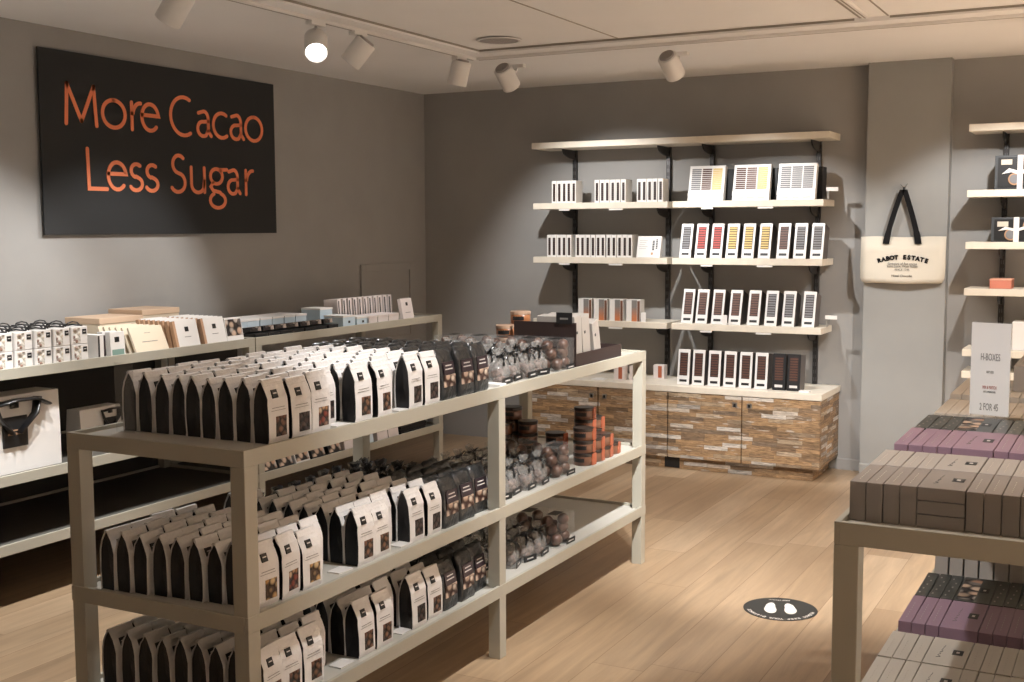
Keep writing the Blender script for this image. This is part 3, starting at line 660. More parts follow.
# ---- white paper pouches
def pouch_parts(kind, contents, win=True, seed=0, d=.055, w=.088, h=.176):
    rnd = random.Random(seed); t = thing('nut_pouch', 'white paper pouch', 'pouch')
    a = d / 2; j = lambda s: rnd.uniform(-s, s)
    prof = [(a - .002, 0), (a + .001, .012), (a + .0015 + j(.001), .06), (a + j(.001), .108), (a - .002, .124), (a - .010 + j(.002), .147), (a - .020 + j(.001), .163), (.0015, .1725),
            (-.004, .171), (-a + .019 + j(.002), .162), (-a + .009 + j(.002), .146), (-a + .002, .122), (-a + j(.001), .106), (-a - .001, .06), (-a + .002, 0)]
    g = G(); hw = w / 2
    ys = [-hw, -hw * .4, hw * .3, hw]; R = []
    for yy in ys:
        R.append([g.pt((p[0] + (j(.0012) if 2 < k < 11 else 0) * (1 if abs(yy) < hw else 1.6), yy + j(.0008), p[1] + (j(.0018) if 4 < k < 10 else 0))) for k, p in enumerate(prof)])
    for q in range(len(ys) - 1):
        for k in range(len(prof) - 1): g.face((R[q][k], R[q + 1][k], R[q + 1][k + 1], R[q][k + 1]))
    # folded-over top flap
    g.sheet([(a - .0165, .158), (a - .0205, .1655), (.004, .1755), (-.003, .1755), (-.007, .1705)], -hw + .0005, hw - .0005)
    body = obj('paper_sleeve', g, 'paper', t)
    s = body.modifiers.new('thick', 'SOLIDIFY'); s.thickness = .0012
    gp = [(p[0] * .92, p[1] - (.003 if p[1] > .12 else -.001)) for p in prof]
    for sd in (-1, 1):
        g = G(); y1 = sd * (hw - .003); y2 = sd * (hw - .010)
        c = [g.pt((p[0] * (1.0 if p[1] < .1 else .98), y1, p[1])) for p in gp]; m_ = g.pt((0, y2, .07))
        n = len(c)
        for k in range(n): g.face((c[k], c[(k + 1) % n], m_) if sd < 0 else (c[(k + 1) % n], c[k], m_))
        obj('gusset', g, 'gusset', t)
    if win:
        g = G().box(a + .0012, a + .0026, -.013, .033, .018, .073); obj('window', g, contents, t)
        lp = [(a - .0005, .1165), (a - .0030, .1265), (a - .0075, .1365)]
        g = G(); g.box(a + .0008, a + .0018, -.032, .030, .0895, .0905); g.box(a + .0008, a + .0018, -.028, .026, .097, .0985)
        obj('print_line', g, 'grey_print', t)
    p0, p1 = Vector((a - .0018, 0, .1240)), Vector((a - .0098, 0, .1465))
    g = G(); u = (p1 - p0).normalized(); nrm = Vector((u.z, 0, -u.x)) * .0034
    i = [g.pt((p.x + nrm.x, y, p.z + nrm.z)) for p, y in ((p0, -.022), (p0, .001), (p1, .001), (p1, -.022))]; g.face(i)
    q = [g.pt((p.x - nrm.x * .3, y, p.z - nrm.z * .3)) for p, y in ((p0, -.022), (p0, .001), (p1, .001), (p1, -.022))]
    for k in range(4): g.face((i[k], i[(k + 1) % 4], q[(k + 1) % 4], q[k]))
    lg = obj('logo_patch', g, 'black', t)
    pm = (p0 + p1) / 2 + nrm * 1.08
    g = G(); g.poly([(pm.x, -.018, pm.z), (pm.x, -.003, pm.z), (pm.x - .0012, -.003, pm.z + .003), (pm.x - .0012, -.018, pm.z + .003)]); obj('logo_mark', g, 'script', lg)
    return Kind(t)
PK = {}
for nm in ('nut_brown', 'nut_gold', 'nut_mixed', 'nut_dark'):
    PK[nm] = [pouch_parts('f', nm, True, s) for s in ((hash(nm) if False else len(nm)), len(nm) + 20)]
PB = [pouch_parts('b', None, False, s) for s in (1, 2, 3, 4)]
ROWS = [-5.318, -5.220, -5.122, -5.020, -4.906, -4.798, -4.702, -4.608, -4.504]
ROWS2 = [-5.372, -5.278, -5.184, -5.085, -4.905, -4.812, -4.712, -4.606, -4.500]
fronts = {0: ['nut_brown', 'nut_dark', 'nut_mixed', 'nut_dark', 'nut_brown', 'nut_brown', 'nut_brown', 'nut_dark', 'nut_dark'],
          1: ['nut_gold', 'nut_mixed', 'nut_gold', 'nut_dark', 'nut_brown', 'nut_brown', 'nut_dark', 'nut_dark', 'nut_dark'],
          2: ['nut_brown', 'nut_brown', 'nut_brown', 'nut_dark', 'nut_brown', 'nut_brown', 'nut_brown', 'nut_dark', 'nut_brown']}
SHN = ['top', 'middle', 'bottom']
WN = {'nut_brown': 'brown-nut', 'nut_dark': 'dark-choc', 'nut_mixed': 'mixed-nut', 'nut_gold': 'golden-nut'}
for lv in range(3):
    for j, y in enumerate(ROWS if lv == 0 else ROWS2):
        for i in range(9):
            if i == 0 and j in (3, 6): continue
            if lv == 2 and i > 3 and j > 1: continue
            if lv == 1 and i > 6 and j > 4: continue
            x = 2.812 - i * .0605 + random.uniform(-.004, .004)
            yy = y + random.uniform(-.003, .003) - (.0075 * i if lv and j < 4 else 0)
            rz = random.uniform(-.035, .035) + (.06 if (i == 0 and random.random() < .3) else 0)
            if i <= 1: k = PK[fronts[lv][j]][(i + j) % 2]; nm = WN[fronts[lv][j]] + ' '
            else: k = PB[(i * 3 + j) % 4]; nm = ''
            lab = 'white %spouch, rack %s shelf, %s row from near end, %s in from aisle' % (nm, SHN[lv], ORD[j], ORD[i])
            k.put((x, yy, ZB[lv]), (0, random.uniform(-.02, .02), rz), lab, 'white pouches on the %s shelf' % SHN[lv], (1, 1, random.uniform(.97, 1.03)))

# ---- black film pouches
def black_pouch(front, seed):
    rnd = random.Random(seed); j = lambda s: rnd.uniform(-s, s)
    t = thing('black_pouch', 'black film pouch', 'pouch')
    g = G(); prof = [(.028, 0), (.031, .01), (.030, .05), (.028, .09), (.022, .125), (.008, .158), (-.004, .170), (-.010, .168), (-.016, .150), (-.026, .11), (-.030, .05), (-.028, 0)]
    ys = [-.041, -.036, -.015, .012, .036, .041]; R = []
    for q, yy in enumerate(ys):
        sc = .6 if q in (0, 5) else 1
        R.append([g.pt((p[0] * sc + j(.002), yy, p[1] * (1 if q not in (0, 5) else .97) + (j(.003) if p[1] > .1 else 0))) for p in prof])
    for q in range(len(ys) - 1):
        for k in range(len(prof)): g.face((R[q][k], R[q + 1][k], R[q + 1][(k + 1) % len(prof)], R[q][(k + 1) % len(prof)]))
    g.face(R[0]); g.face(R[-1][::-1])
    obj('film_body', g, 'film_black', t, smooth=True)
    if front:
        obj('window', G().box(.030, .0335, -.033, .033, .042, .082), 'nut_pale', t, bevel=.001)
        lb_ = obj('label', G().extrude([(.0285, .084), (.0325, .084), (.0265, .126), (.0225, .126)], -.031, .031), 'purple_label', t)
        g = G()
        for q, (a_, b_) in enumerate(((-.018, .016), (-.022, .020))):
            z = .112 - q * .012; x = .0328 - (z - .084) * .143; g.extrude([(x - .001, z), (x + .0006, z), (x + .0002, z + .0035), (x - .0014, z + .0035)], a_, b_)
        obj('script', g, 'script', lb_)
    return Kind(t)
BPF = [black_pouch(True, 3), black_pouch(True, 5)]; BPB = [black_pouch(False, s) for s in (7, 8, 9)]
for lv in range(3):
    for j, y in enumerate((-4.386, -4.272, -4.158)):
        for i in range(9 if lv == 0 else (4 if lv == 1 else 3)):
            k = BPF[(i + j) % 2] if i == 0 else BPB[(i + j) % 3]
            k.put((2.806 - (.012 if lv and j == 2 else 0) - i * .064 + random.uniform(-.003, .003), y + random.uniform(-.003, .003), ZB[lv]), (0, random.uniform(-.03, .03), random.uniform(-.05, .05)),
                  'black %spouch, rack %s shelf, %s row past the white ones, %s in from aisle' % ('windowed ' if i == 0 else '', SHN[lv], ORD[j], ORD[i]), 'black pouches on the %s shelf' % SHN[lv], (1, 1.22, 1.03))

# ---- ribbon-tied cellophane bags
def tied_bag(dark, seed):
    rnd = random.Random(seed); j = lambda s: rnd.uniform(-s, s)
    t = thing('cellophane_bag', 'small tied bag', 'bag')
    g = G(); n = 14; R = []
    for r, z in ((.036, 0), (.040, .006), (.039, .035), (.033, .062), (.018, .080), (.009, .087), (.012, .094), (.020, .106), (.024, .114)):
        R.append([g.pt((r * (.80 if z < .08 else .6) * math.copysign(abs(math.cos(2 * PI * k / n)) ** .7, math.cos(2 * PI * k / n)) + j(.002), r * math.copysign(abs(math.sin(2 * PI * k / n)) ** .7, math.sin(2 * PI * k / n)) + j(.002), z + (j(.004) if z > .09 else 0))) for k in range(n)])
    for a in range(len(R) - 1):
        for k in range(n): g.face((R[a][k], R[a][(k + 1) % n], R[a + 1][(k + 1) % n], R[a + 1][k]))
    g.face(R[0][::-1])
    obj('film', g, 'film_dark' if dark else 'film', t, smooth=True)
    if not dark:
        g = G()
        for q in range(10): g.ball((j(.016), j(.022), .012 + (q // 5) * .022 + j(.003)), .0125, 8)
        obj('chocolates', g, 'choc_dust', t, smooth=True)
        lb_ = obj('label', G().box(.0315, .0335, -.032, .032, .002, .022), 'black', t); obj('script', G().box(.0336, .0341, -.018, .014, .010, .014), 'script', lb_)
    g = G(); g.lathe([(.0105, .083), (.0125, .085), (.0125, .090), (.0105, .092)], 12, sx=.8)
    for sg_ in (-1, 1):
        g.tube([(.008, 0, .088), (.020, sg_ * .014, .102 + j(.004)), (.022, sg_ * .030, .100), (.014, sg_ * .020, .090), (.008, 0, .087)], .0042, 5, flat=.4)
        g.tube([(.010, 0, .087), (.026, sg_ * .012, .078), (.030, sg_ * .020, .060)], .004, 5, flat=.4)
    obj('ribbon_bow', g, 'ribbon', t, smooth=True)
    return Kind(t)
TC = [tied_bag(False, s) for s in (1, 2, 3)]; TD = [tied_bag(True, s) for s in (4, 5)]
for lv in range(3):
    for j, y in enumerate((-3.940, -3.835, -3.730, -3.625)):
        for i in range((5, 4, 3)[lv]):
            if lv == 2 and i == 0 and j == 0: continue
            x = 2.785 - i * .102 + random.uniform(-.006, .006)
            if j == 1 and i == 0: x -= .012
            TC[(i + j) % 3].put((x, y + random.uniform(-.004, .004), ZB[lv]), (0, 0, random.uniform(-.3, .3)),
                'clear ribbon-tied bag, rack %s shelf, %s row past the post, %s in from aisle' % (SHN[lv], ORD[j], ORD[i]), 'clear tied bags on the %s shelf' % SHN[lv], (1.15, 1.2, 1.18))
# smoky tied bags behind the black pouches
for j, y in enumerate((-4.40, -4.31, -4.22, -4.13)):
    for i in range(4):
        TD[(i + j) % 2].put((2.515 - i * .072 + random.uniform(-.008, .008), y + random.uniform(-.008, .008), ZB[1]), (0, 0, random.uniform(-.6, .6)),
            'black ribboned bag, rack middle shelf, %s row behind black pouches, %s inward' % (ORD[j], ORD[i]), 'black ribboned bags', (1.15, 1.15, 1.3))
for j, y in enumerate((-4.89, -4.78, -4.68, -4.58, -4.49)):
    for i in range(2):
        TD[(i + j) % 2].put((2.372 - i * .066, y, ZB[1]), (0, 0, random.uniform(-.6, .6)),
            'black ribboned bag behind the white middle shelf pouches, %s along, %s inward' % (ORD[j], ORD[i]), 'black ribboned bags', (1.1, 1.1, 1.25))

# ---- clear boxes of large chocolates
def clear_box():
    t = thing('clear_chocolate_box', 'clear box', 'box')
    obj('acrylic_case', G().box(-.052, .052, -.05, .05, .0005, .128), 'acrylic', t, bevel=.002)
    g = G()
    for q, (x, y, z) in enumerate(((-.022, -.022, .026), (.024, -.02, .026), (-.02, .024, .026), (.024, .022, .028), (-.004, -.018, .066), (.02, .018, .070), (-.024, .02, .066), (-.02, -.02, .098), (.022, .018, .100))): g.ball((x, y, z), .0245, 12, sc=(1, .72, 1.05))
    obj('chocolates', g, 'choc', t, smooth=True)
    obj('seal', G().box(-.022, .022, -.022, .022, .1284, .1290), 'black', t)
    l = obj('label', G().box(.0525, .0545, .002, .048, .001, .022), 'black', t); obj('script', G().box(.0546, .0550, .010, .040, .009, .013), 'script', l)
    return Kind(t)
CB = clear_box()
for lv, n in ((0, 5), (1, 3), (2, 2)):
    for i in range(n): CB.put((2.785 - i * .122, -3.445 + random.uniform(-.003, .003), ZB[lv]), (0, 0, random.uniform(-.03, .03)), 'clear chocolate box on the rack %s shelf, %s in from the aisle' % (SHN[lv], ORD[i]), 'clear boxes of chocolates', (1, 1.68, 1.02))

# ---- round tubs
def tub(mb, ml, band):
    t = thing('chocolate_tub', 'round tub', 'tub')
    obj('tub_body', G().lathe([(.042, 0), (.0445, .003), (.0445, .040), (.042, .042)], 24), mb, t, smooth=True)
    obj('lid', G().lathe([(.045, .040), (.0462, .042), (.0462, .053), (.044, .055)], 24), ml, t)
    if band:
        g = G().box(.034, .0472, -.004, .034, .001, .052); obj('orange_tab', g, 'orange_band', t)
    g = G(); a = [math.radians(x) for x in range(-125, -54, 10)]
    for q in range(len(a) - 1): g.poly([(.0451 * math.cos(a[q]), .0451 * math.sin(a[q]), .016), (.0451 * math.cos(a[q + 1]), .0451 * math.sin(a[q + 1]), .016), (.0451 * math.cos(a[q + 1]), .0451 * math.sin(a[q + 1]), .036), (.0451 * math.cos(a[q]), .0451 * math.sin(a[q]), .031)])
    obj('label', g, 'black', t)
    return Kind(t)
TU = tub('tub', 'lid_dark', True); TU2 = tub('copper', 'lid_tan', False); TU3 = tub('tub', 'lid_dark', False)
for s_, (x, y, n) in enumerate(((2.795, -3.180, 3), (2.795, -3.082, 2), (2.795, -2.984, 2), (2.79, -2.886, 1), (2.70, -2.965, 4), (2.70, -2.867, 3), (2.69, -2.770, 1), (2.60, -3.06, 2))):
    for k in range(n): TU.put((x, y, ZB[1] + k * .0553), (0, 0, random.uniform(-.15, .15)), 'orange-tabbed tub, middle shelf, %s stack past the clear boxes, %s from bottom' % (ORD[s_], ORD[k]), 'orange-tabbed tubs')
for s_, (x, y, n) in enumerate(((2.40, -3.20, 3), (2.40, -3.10, 4), (2.49, -3.12, 3))):
    for k in range(n): TU3.put((x, y, ZB[1] + k * .0553), (0, 0, 0), 'dark reddish tub, middle shelf far corner, %s stack, %s from bottom' % (ORD[s_], ORD[k]), 'dark tubs at the rack middle')
for s_, (x, y, n) in enumerate(((2.470, -3.290, 3), (2.490, -3.190, 4))):
    for k in range(n): TU2.put((x, y, ZB[0] + k * .0553 + (0 if s_ else 0)), (0, 0, .2), 'copper tub beside the brown tray, %s stack from the tray, %s from bottom' % (ORD[s_], ORD[k]), 'copper tubs by the tray')

# ---- brown display tray with grey boxes
t = thing('display_tray', 'dark brown cardboard display tray at the far end of the rack', 'tray', (2.735, -3.075, ZB[0]))
obj('base', G().box(-.200, .085, -.245, .245, 0, .006), 'tray', t)
obj('tall_panel', G().box(-.206, .091, -.252, -.246, 0, .188), 'tray', t)
for a in ((.085, .091, -.245, .245), (-.206, -.200, -.245, .245), (-.200, .085, .239, .245)): obj('low_side', G().box(a[0], a[1], a[2], a[3], 0, .055), 'tray', t)
for k, (dy, lean, h, w) in enumerate(((-.190, .06, .205, .072), (-.100, .13, .205, .078), (.020, .24, .175, .070))):
    b = thing('gift_box', 'pale grey box leaning in the brown tray, %s from its tall panel' % ORD[k], 'box', (2.722, -3.075 + dy, ZB[0] + .010), (lean, 0, 0), 'grey boxes in the tray')
    obj('carton', G().box(-.09, .09, -w / 2, w / 2, 0, h), 'grey_box', b, bevel=.002)
    obj('label', G().box(.0902, .0912, -w / 4, -w / 4 + .012, h * .62, h * .62 + .012), 'black', b)
t = thing('notice_card', 'little black card clipped on top of the brown tray', 'card', (2.765, -3.329, ZB[0] + .183))
obj('card', G().box(-.03, .045, -.003, 0, 0, .048), 'black', t); obj('printing', G().box(-.012, .026, -.0036, -.0031, .018, .026), 'grey_print', t)

# price cards lying on the shelves, an acrylic divider
for lv in range(3):
    for y, w_ in ((-5.010, 'first'), (-4.672, 'second')):
        tag(obj('price_card', G().box(2.790, 2.836, y - .035, y + .035, ZB[lv] + .0002, ZB[lv] + .004), 'white'), 'white price card in the %s pouch gap of the %s shelf' % (w_, SHN[lv]), 'card', 'white price cards')
tag(obj('price_card', G().box(2.76, 2.85, -4.05, -4.00, ZB[0] + .0002, ZB[0] + .012), 'white'), 'white price card on the top shelf before the clear tied bags', 'card')
tag(obj('shelf_divider', G().box(2.300, 2.372, -5.394, -5.391, ZB[0] + .0003, ZB[0] + .205), 'acrylic'), 'clear acrylic divider at the near corner of the centre rack', 'divider')

# ------------------------------------------------------------------ left wall racks: goods on top
XF = .742      # front line of goods
ZT = ZB[0]
def cup():
    t = thing('drinking_chocolate_tub', 'white picture tub', 'tub')
    obj('carton', G().extrude([(-.041, -.046), (.041, -.046), (.046, -.040), (.046, .040), (.041, .046), (-.041, .046), (-.046, .04), (-.046, -.04)], 0, .078, 'z'), 'white', t, bevel=.002)
    obj('picture', G().box(.0462, .0470, -.036, .002, .006, .072), 'flavour', t)
    l = obj('logo_patch', G().box(.0462, .0472, .014, .036, .044, .066), 'black', t); obj('logo_mark', G().box(.0473, .0476, .018, .032, .054, .057), 'script', l)
    return Kind(t)
def cup_top(k):
    g = G()
    g.tube([(.0, -.040, .080), (.0, -.025, .094), (.0, 0, .099), (0, .025, .094), (0, .040, .080)], .005, 6, flat=.6)
    g.tube([(-.03, -.03, .081), (0, 0, .086), (.03, .03, .081)], .004, 5); obj('cord_handle', g, 'ribbon', k.root, smooth=True)
    return k
CU = cup(); CT = cup_top(cup())
for j in range(8):
    y = -4.102 - j * .1015
    for i in range(3):
        x = XF - .052 - i * .105
        if i == 0 or True:
            CU.put((x, y, ZT), (0, 0, random.uniform(-.05, .05)), 'white picture tub in the lower tier, %s along from the cream envelopes, %s back' % (ORD[j], ORD[i]), 'picture tubs')
        CT.put((x, y, ZT + .0795), (0, 0, random.uniform(-.05, .05)), 'black-corded picture tub in the upper tier, %s along from the cream envelopes, %s back' % (ORD[j], ORD[i]), 'corded picture tubs')

def slab(name, bodym, w, h, d, extra):
    t = thing(name, name, 'box'); obj('carton', G().box(-d, 0, -w / 2, w / 2, 0, h), bodym, t, bevel=.0012)
    for nm, a, m_ in extra: obj(nm, G().box(.0002, .0011, *a), m_, t)
    return Kind(t)
# sage-banded white boxes
SG = slab('chocolate_box', 'white', .088, .118, .032, [('sage_band', (-.036, .036, .008, .036), 'teal'), ('logo_patch', (-.018, .010, .070, .094), 'black')])
for k in range(2): SG.put((XF - .05 * k, -3.885, ZT), (0, -.05, 0), 'white box with sage band, %s of two beside the picture tubs' % ORD[k], 'sage banded boxes')
SW = slab('chocolate_box', 'white', .045, .110, .12, [('dark_edge', (-.022, -.012, .004, .106), 'black'), ('plum_edge', (.012, .021, .004, .106), 'purple_label')])
SW.put((XF - .01, -3.975, ZT), (0, 0, 0), 'narrow white box with dark edges next to the picture tubs')
# cream envelopes leaning
EN = slab('gift_envelope', 'cream', .215, .135, .012, [('print_line', (-.05, .05, .055, .058), 'grey_print'), ('small_line', (-.02, .02, .100, .102), 'grey_print')])
for k in range(6): EN.put((XF - .006 - .040 * k, -3.655, ZT + .001), (0, -.42, 0), 'cream gift envelope leaning on the left rack, %s back' % ORD[k], 'cream gift envelopes')
# white boxes with tan flanks
def flank_box(w, h):
    t = thing('chocolate_box', 'white box', 'box'); obj('carton', G().box(-.020, 0, -w / 2, w / 2, 0, h), 'white', t, bevel=.001)
    obj('tan_flank', G().box(-.0205, .0004, -w / 2 - .018, -w / 2 - .0005, 0, h * .98), 'kraft', t)
    obj('logo_patch', G().box(.0003, .0012, -.016, .010, h * .58, h * .58 + .024), 'black', t)
    obj('print_line', G().box(.0003, .0009, -.025, .02, h * .38, h * .38 + .003), 'grey_print', t); return Kind(t)
FB = flank_box(.150, .142)
for j, y in enumerate((-3.405, -3.205)):
    for k in range(8): FB.put((XF - .004 - .036 * k, y + .004 * k, ZT + .001), (0, -.24, 0), 'white tan-sided box leaning on the left rack, %s file, %s back' % (ORD[j], ORD[k]), 'white tan-sided boxes')
for k, (y0, y1, x0, x1, z0) in enumerate(((-3.60, -3.31, .10, .30, .145), (-3.29, -3.02, .08, .28, .168))):
    t = thing('gift_box', 'flat tan gift box lying on top at the back, %s one' % ORD[k], 'box', ((x0 + x1) / 2, (y0 + y1) / 2, ZT))
    obj('carton', G().box(-.12, .12, (y0 - y1) / 2, (y1 - y0) / 2, 0, z0 - .03), 'cream', t); obj('lid', G().box(-.123, .123, (y0 - y1) / 2 - .003, (y1 - y0) / 2 + .003, z0 - .0295, z0), ['tan_top'], t, bevel=.002)
# picture box standing and the black picture boxes lying flat
t = thing('picture_box', 'white box with round truffle picture standing at the rack joint', 'box', (XF - .03, -3.035, ZT), (0, -.2, 0))
obj('carton', G().box(-.03, 0, -.065, .065, 0, .125), 'white', t, bevel=.001); obj('picture', G().box(.0003, .001, -.06, .06, .03, .118), 'assort', t)
for k in range(7):
    y = -2.86 + k * .108; 
    t = thing('assortment_box', 'black assortment box with chocolates print, %s along from the rack joint' % ORD[k], 'box', (XF - .10, y, ZT), (0, 0, random.uniform(-.08, .08)), 'black assortment boxes')
    obj('carton', G().box(-.10, .095, -.05, .05, 0, .028), 'black', t, bevel=.001)
    u = obj('inner_tray', G().box(-.10, .060, -.048, .048, .0285, .055), 'black', t, bevel=.001, rot=(0, -.12, 0))
    obj('picture', G().box(.0605, .0615, -.044, .044, .030, .054).box(-.09, .055, -.044, .044, .0553, .0560), 'assort', u)
    t = thing('flat_box', 'flat white-lidded box in the rear file, %s along from the rack joint' % ORD[k], 'box', (XF - .34, y, ZT), (0, 0, random.uniform(-.08, .08)), 'flat white-lidded boxes at the back')
    obj('carton', G().box(-.10, .10, -.05, .05, 0, .072), 'blue', t, bevel=.001); obj('lid', G().box(-.102, .102, -.052, .052, .0723, .084), 'white', t)
for k, (y, h, x) in enumerate(((-2.03, .060, XF - .09), (-1.90, .045, XF - .08), (-2.03, .10, XF - .26))):
    t = thing('pale_blue_box', 'pale blue box on the left rack, %s' % ('shorter one in front', 'lowest one in front', 'taller one behind')[k], 'box', (x, y, ZT), group='pale blue boxes')
    obj('carton', G().box(-.07, .07, -.062, .062, 0, h), 'blue', t, bevel=.001); obj('lid', G().box(-.072, .072, -.064, .064, h + .0003, h + .010), 'white', t); obj('logo_patch', G().box(.0702, .0708, -.01, .01, h * .4, h * .4 + .014), 'black', t)
for k, y in enumerate((-1.80, -1.68, -1.56)):
    t = thing('rosy_box', 'low rosy white box on the left rack, %s along past the blue ones' % ORD[k], 'box', (XF - .09, y, ZT), group='rosy white boxes')
    obj('carton', G().box(-.06, .08, -.056, .056, 0, .04), 'rosy', t, bevel=.001); obj('lid', G().box(-.062, .082, -.058, .058, .0403, .052), 'rosy', t, bevel=.001)
LB = slab('letter_box', 'rosy', .13, .140, .024, [('logo_patch', (-.012, .012, .092, .114), 'black'), ('print_line', (-.03, .03, .045, .049), 'grey_print')])
LB.put((XF - .006, -1.385, ZT + .001), (0, -.20, 0), 'rosy white box standing last toward the corner with small logo', 'standing rosy boxes')
def file_box():
    t = thing('letter_box', 'box', 'box'); obj('carton', G().box(-.13, 0, -.012, .012, 0, .145), 'rosy', t, bevel=.001)
    obj('dark_edge', G().box(.0003, .0011, -.0075, .0005, .03, .135), 'black', t); return Kind(t)
FBX = file_box()
for k in range(11): FBX.put((XF - .175, -1.345 - k * .056, ZT + .0005), (0, -.06, 0), 'narrow rosy box with dark edge, %s from the logo box' % ORD[k], 'filed rosy boxes', (.8, 1.5, 1.08))
# gift bags on the middle shelf
def gift_bag(name, label, y0, y1, x1, d, h, lab_y, lab_w, ribbon_s, stripes=True):
    t = thing(name, label, 'bag', (x1, (y0 + y1) / 2, ZB[1])); w = (y1 - y0) / 2
    g = G(); prof = [(0, 0), (.0, h * .5), (-.006, h), (-.012, h), (-d + .01, h), (-d, h * .5), (-d, 0)]
    g.extrude(prof, -w, w, 'y'); obj('paper_body', g, 'white', t, bevel=.002)
    g = G(); r = ribbon_s
    g.tube([(.004, lab_y - r * 1.1, h * .93), (.010, lab_y - r * .9, h * .72), (.012, lab_y - r * .25, h * .52)], .019 * r / .06, 8, flat=.25)
    g.tube([(.004, lab_y + r * 1.3, h * .95), (.010, lab_y + r * 1.1, h * .74), (.012, lab_y + r * .1, h * .52)], .019 * r / .06, 8, flat=.25)
    g.tube([(.006, lab_y - r * 1.1, h * .90), (.012, lab_y, h * .94), (.008, lab_y + r * 1.2, h * .93), (.010, lab_y + r * 1.9, h * .84)], .021 * r / .06, 8, flat=.25)
    g.box(.004, .012, lab_y - r * .25, lab_y + r * .2, h * .84, h * .92)
    obj('ribbon', g, 'ribbon', t, smooth=True)
    l = obj('label', G().box(.0, .008, lab_y - lab_w / 2, lab_y + lab_w / 2, h * .34, h * .34 + lab_w * 1.05), 'black', t, rot=(0, 0, 0))
    g = G(); z = h * .34 + lab_w * .42; g.box(.0082, .0086, lab_y - lab_w * .32, lab_y + lab_w * .30, z, z + lab_w * .07); g.box(.0082, .0086, lab_y - lab_w * .1, lab_y + lab_w * .08, z + lab_w * .14, z + lab_w * .18); obj('script', g, 'kraft', l)
gift_bag('gift_bag', 'large white gift bag with black ribbon under the picture tubs', -4.75, -4.20, .70, .16, .335, .03, .125, .09)
gift_bag('gift_bag', 'small white gift bag with black bow on the left rack middle shelf', -3.995, -3.745, .60, .10, .20, .05, .075, .045)
gift_bag('gift_bag', 'small white gift bag further along toward the rack joint', -3.55, -3.30, .60, .10, .20, .04, .075, .045)
# bottom shelf of the corner rack
for k, y in enumerate((-2.80, -2.66, -2.51, -2.36, -2.20)):
    t = thing('assortment_pack', 'picture pack of chocolates on the corner rack lowest shelf, %s from the joint' % ORD[k], 'box', (XF - .01, y, ZB[2]), (0, -.35, 0), 'assortment packs on the lowest shelf')
    obj('carton', G().box(-.03, 0, -.065, .065, 0, .13), 'black' if k != 2 else 'white', t, bevel=.001); obj('picture', G().box(.0003, .001, -.058, .058, .012, .118), 'assort', t)
for k, (y, m_, nm) in enumerate(((-2.05, 'rosy', 'rosy'), (-1.86, 'blue', 'pale blue'), (-1.70, 'rosy', 'rosy white'), (-1.575, 'rosy', 'rosy beige'))):
    t = thing('letter_box', '%s box standing on the corner rack lowest shelf' % nm, 'box', (XF - .01, y, ZB[2]), (0, -.15, 0))
    obj('carton', G().box(-.05, 0, -.058, .058, 0, .14), m_, t, bevel=.001); obj('logo_patch', G().box(.0003, .0012, -.01, .012, .08, .102), 'black', t)
for k in range(6):
    tag(obj('flat_box', G().box(XF - .20, XF - .005 - .004 * (k % 2), -1.50, -1.20 + .006 * (k % 3), ZB[2] + .0165 * k, ZB[2] + .0165 * k + .0155), 'black', bevel=.001), 'flat black box in the lowest shelf pile, %s from the bottom' % ORD[k], 'box', 'flat black boxes')

# ------------------------------------------------------------------ table of long boxes
def long_box(m_, w=.0312, d=.188, h=.080):
    t = thing('long_box', 'long box', 'box'); obj('carton', G().box(0, w, 0, d, 0, h), m_, t, bevel=.0012)
    g = G()
    if m_ == 'sparkle':
        for q in range(5): g.box(w * (.2 + .12 * (q % 4)), w * (.32 + .12 * (q % 4)), d * (.12 + .17 * q), d * (.17 + .17 * q), h + .0002, h + .0005)
    else:
        for q in range(7): g.box(w * .42, w * .465, d * (.15 + .085 * q), d * (.20 + .085 * q), h + .0002, h + .0005)
    obj('lettering', g, 'grey_box' if m_ in ('sparkle', 'pink') else 'cream_box', t); return Kind(t)
def flat_long(m_, w=.0885, d=.188, h=.0262):
    t = thing('flat_box', 'flat box', 'box'); obj('carton', G().box(0, w, 0, d, 0, h), m_, t, bevel=.0012)
    l = obj('logo_patch', G().box(w * .60, w * .86, d * .42, d * .60, h + .0002, h + .0006), 'black', t); obj('logo_mark', G().box(w * .69, w * .77, d * .48, d * .54, h + .0007, h + .0009), 'script', l)
    g = G()
    for q in range(5): g.tube([(w * (.26 + .02 * q), d * (.25 + .1 * q), h + .0004), (w * (.36 - .02 * (q % 2)), d * (.29 + .1 * q), h + .0004), (w * (.28 + .02 * q), d * (.33 + .1 * q), h + .0004)], .0006, 4)
    obj('script', g, 'grey_print', t)
    if m_ == 'sparkle': obj('picture', G().box(w * .06, w * .56, d * .08, d * .92, h + .0002, h + .0008), 'assort', t)
    return Kind(t)
def table_row(z, y, m_, cn, rowname, h=.080, d=.188, n=14, stack=4, flats=3, x0=4.434, shelf='table top', skip=0):
    A = long_box(m_, d=d, h=h); B = flat_long(m_, d=d, h=(h - .001) / max(1, flats) - .0004) if flats else None
    x = x0; k = 0; placed = False
    while k < n:
        if k == stack and not placed and flats:
            for q in range(flats): B.put((x, y, z + q * ((h + .002) / flats)), (0, 0, random.uniform(-.008, .008)), '%s flat box, %s, %s row, %s from pile bottom' % (cn, shelf, rowname, ORD[q]), 'flat %s boxes on the %s' % (cn, shelf))
            x += .0905; placed = True; continue
        A.put((x, y + random.uniform(-.002, .002), z), (0, 0, random.uniform(-.006, .006)), '%s upright long box, %s, %s row, %s from aisle corner' % (cn, shelf, rowname, ORD[k]), 'upright %s boxes on the %s' % (cn, shelf))
        x += .0325; k += 1
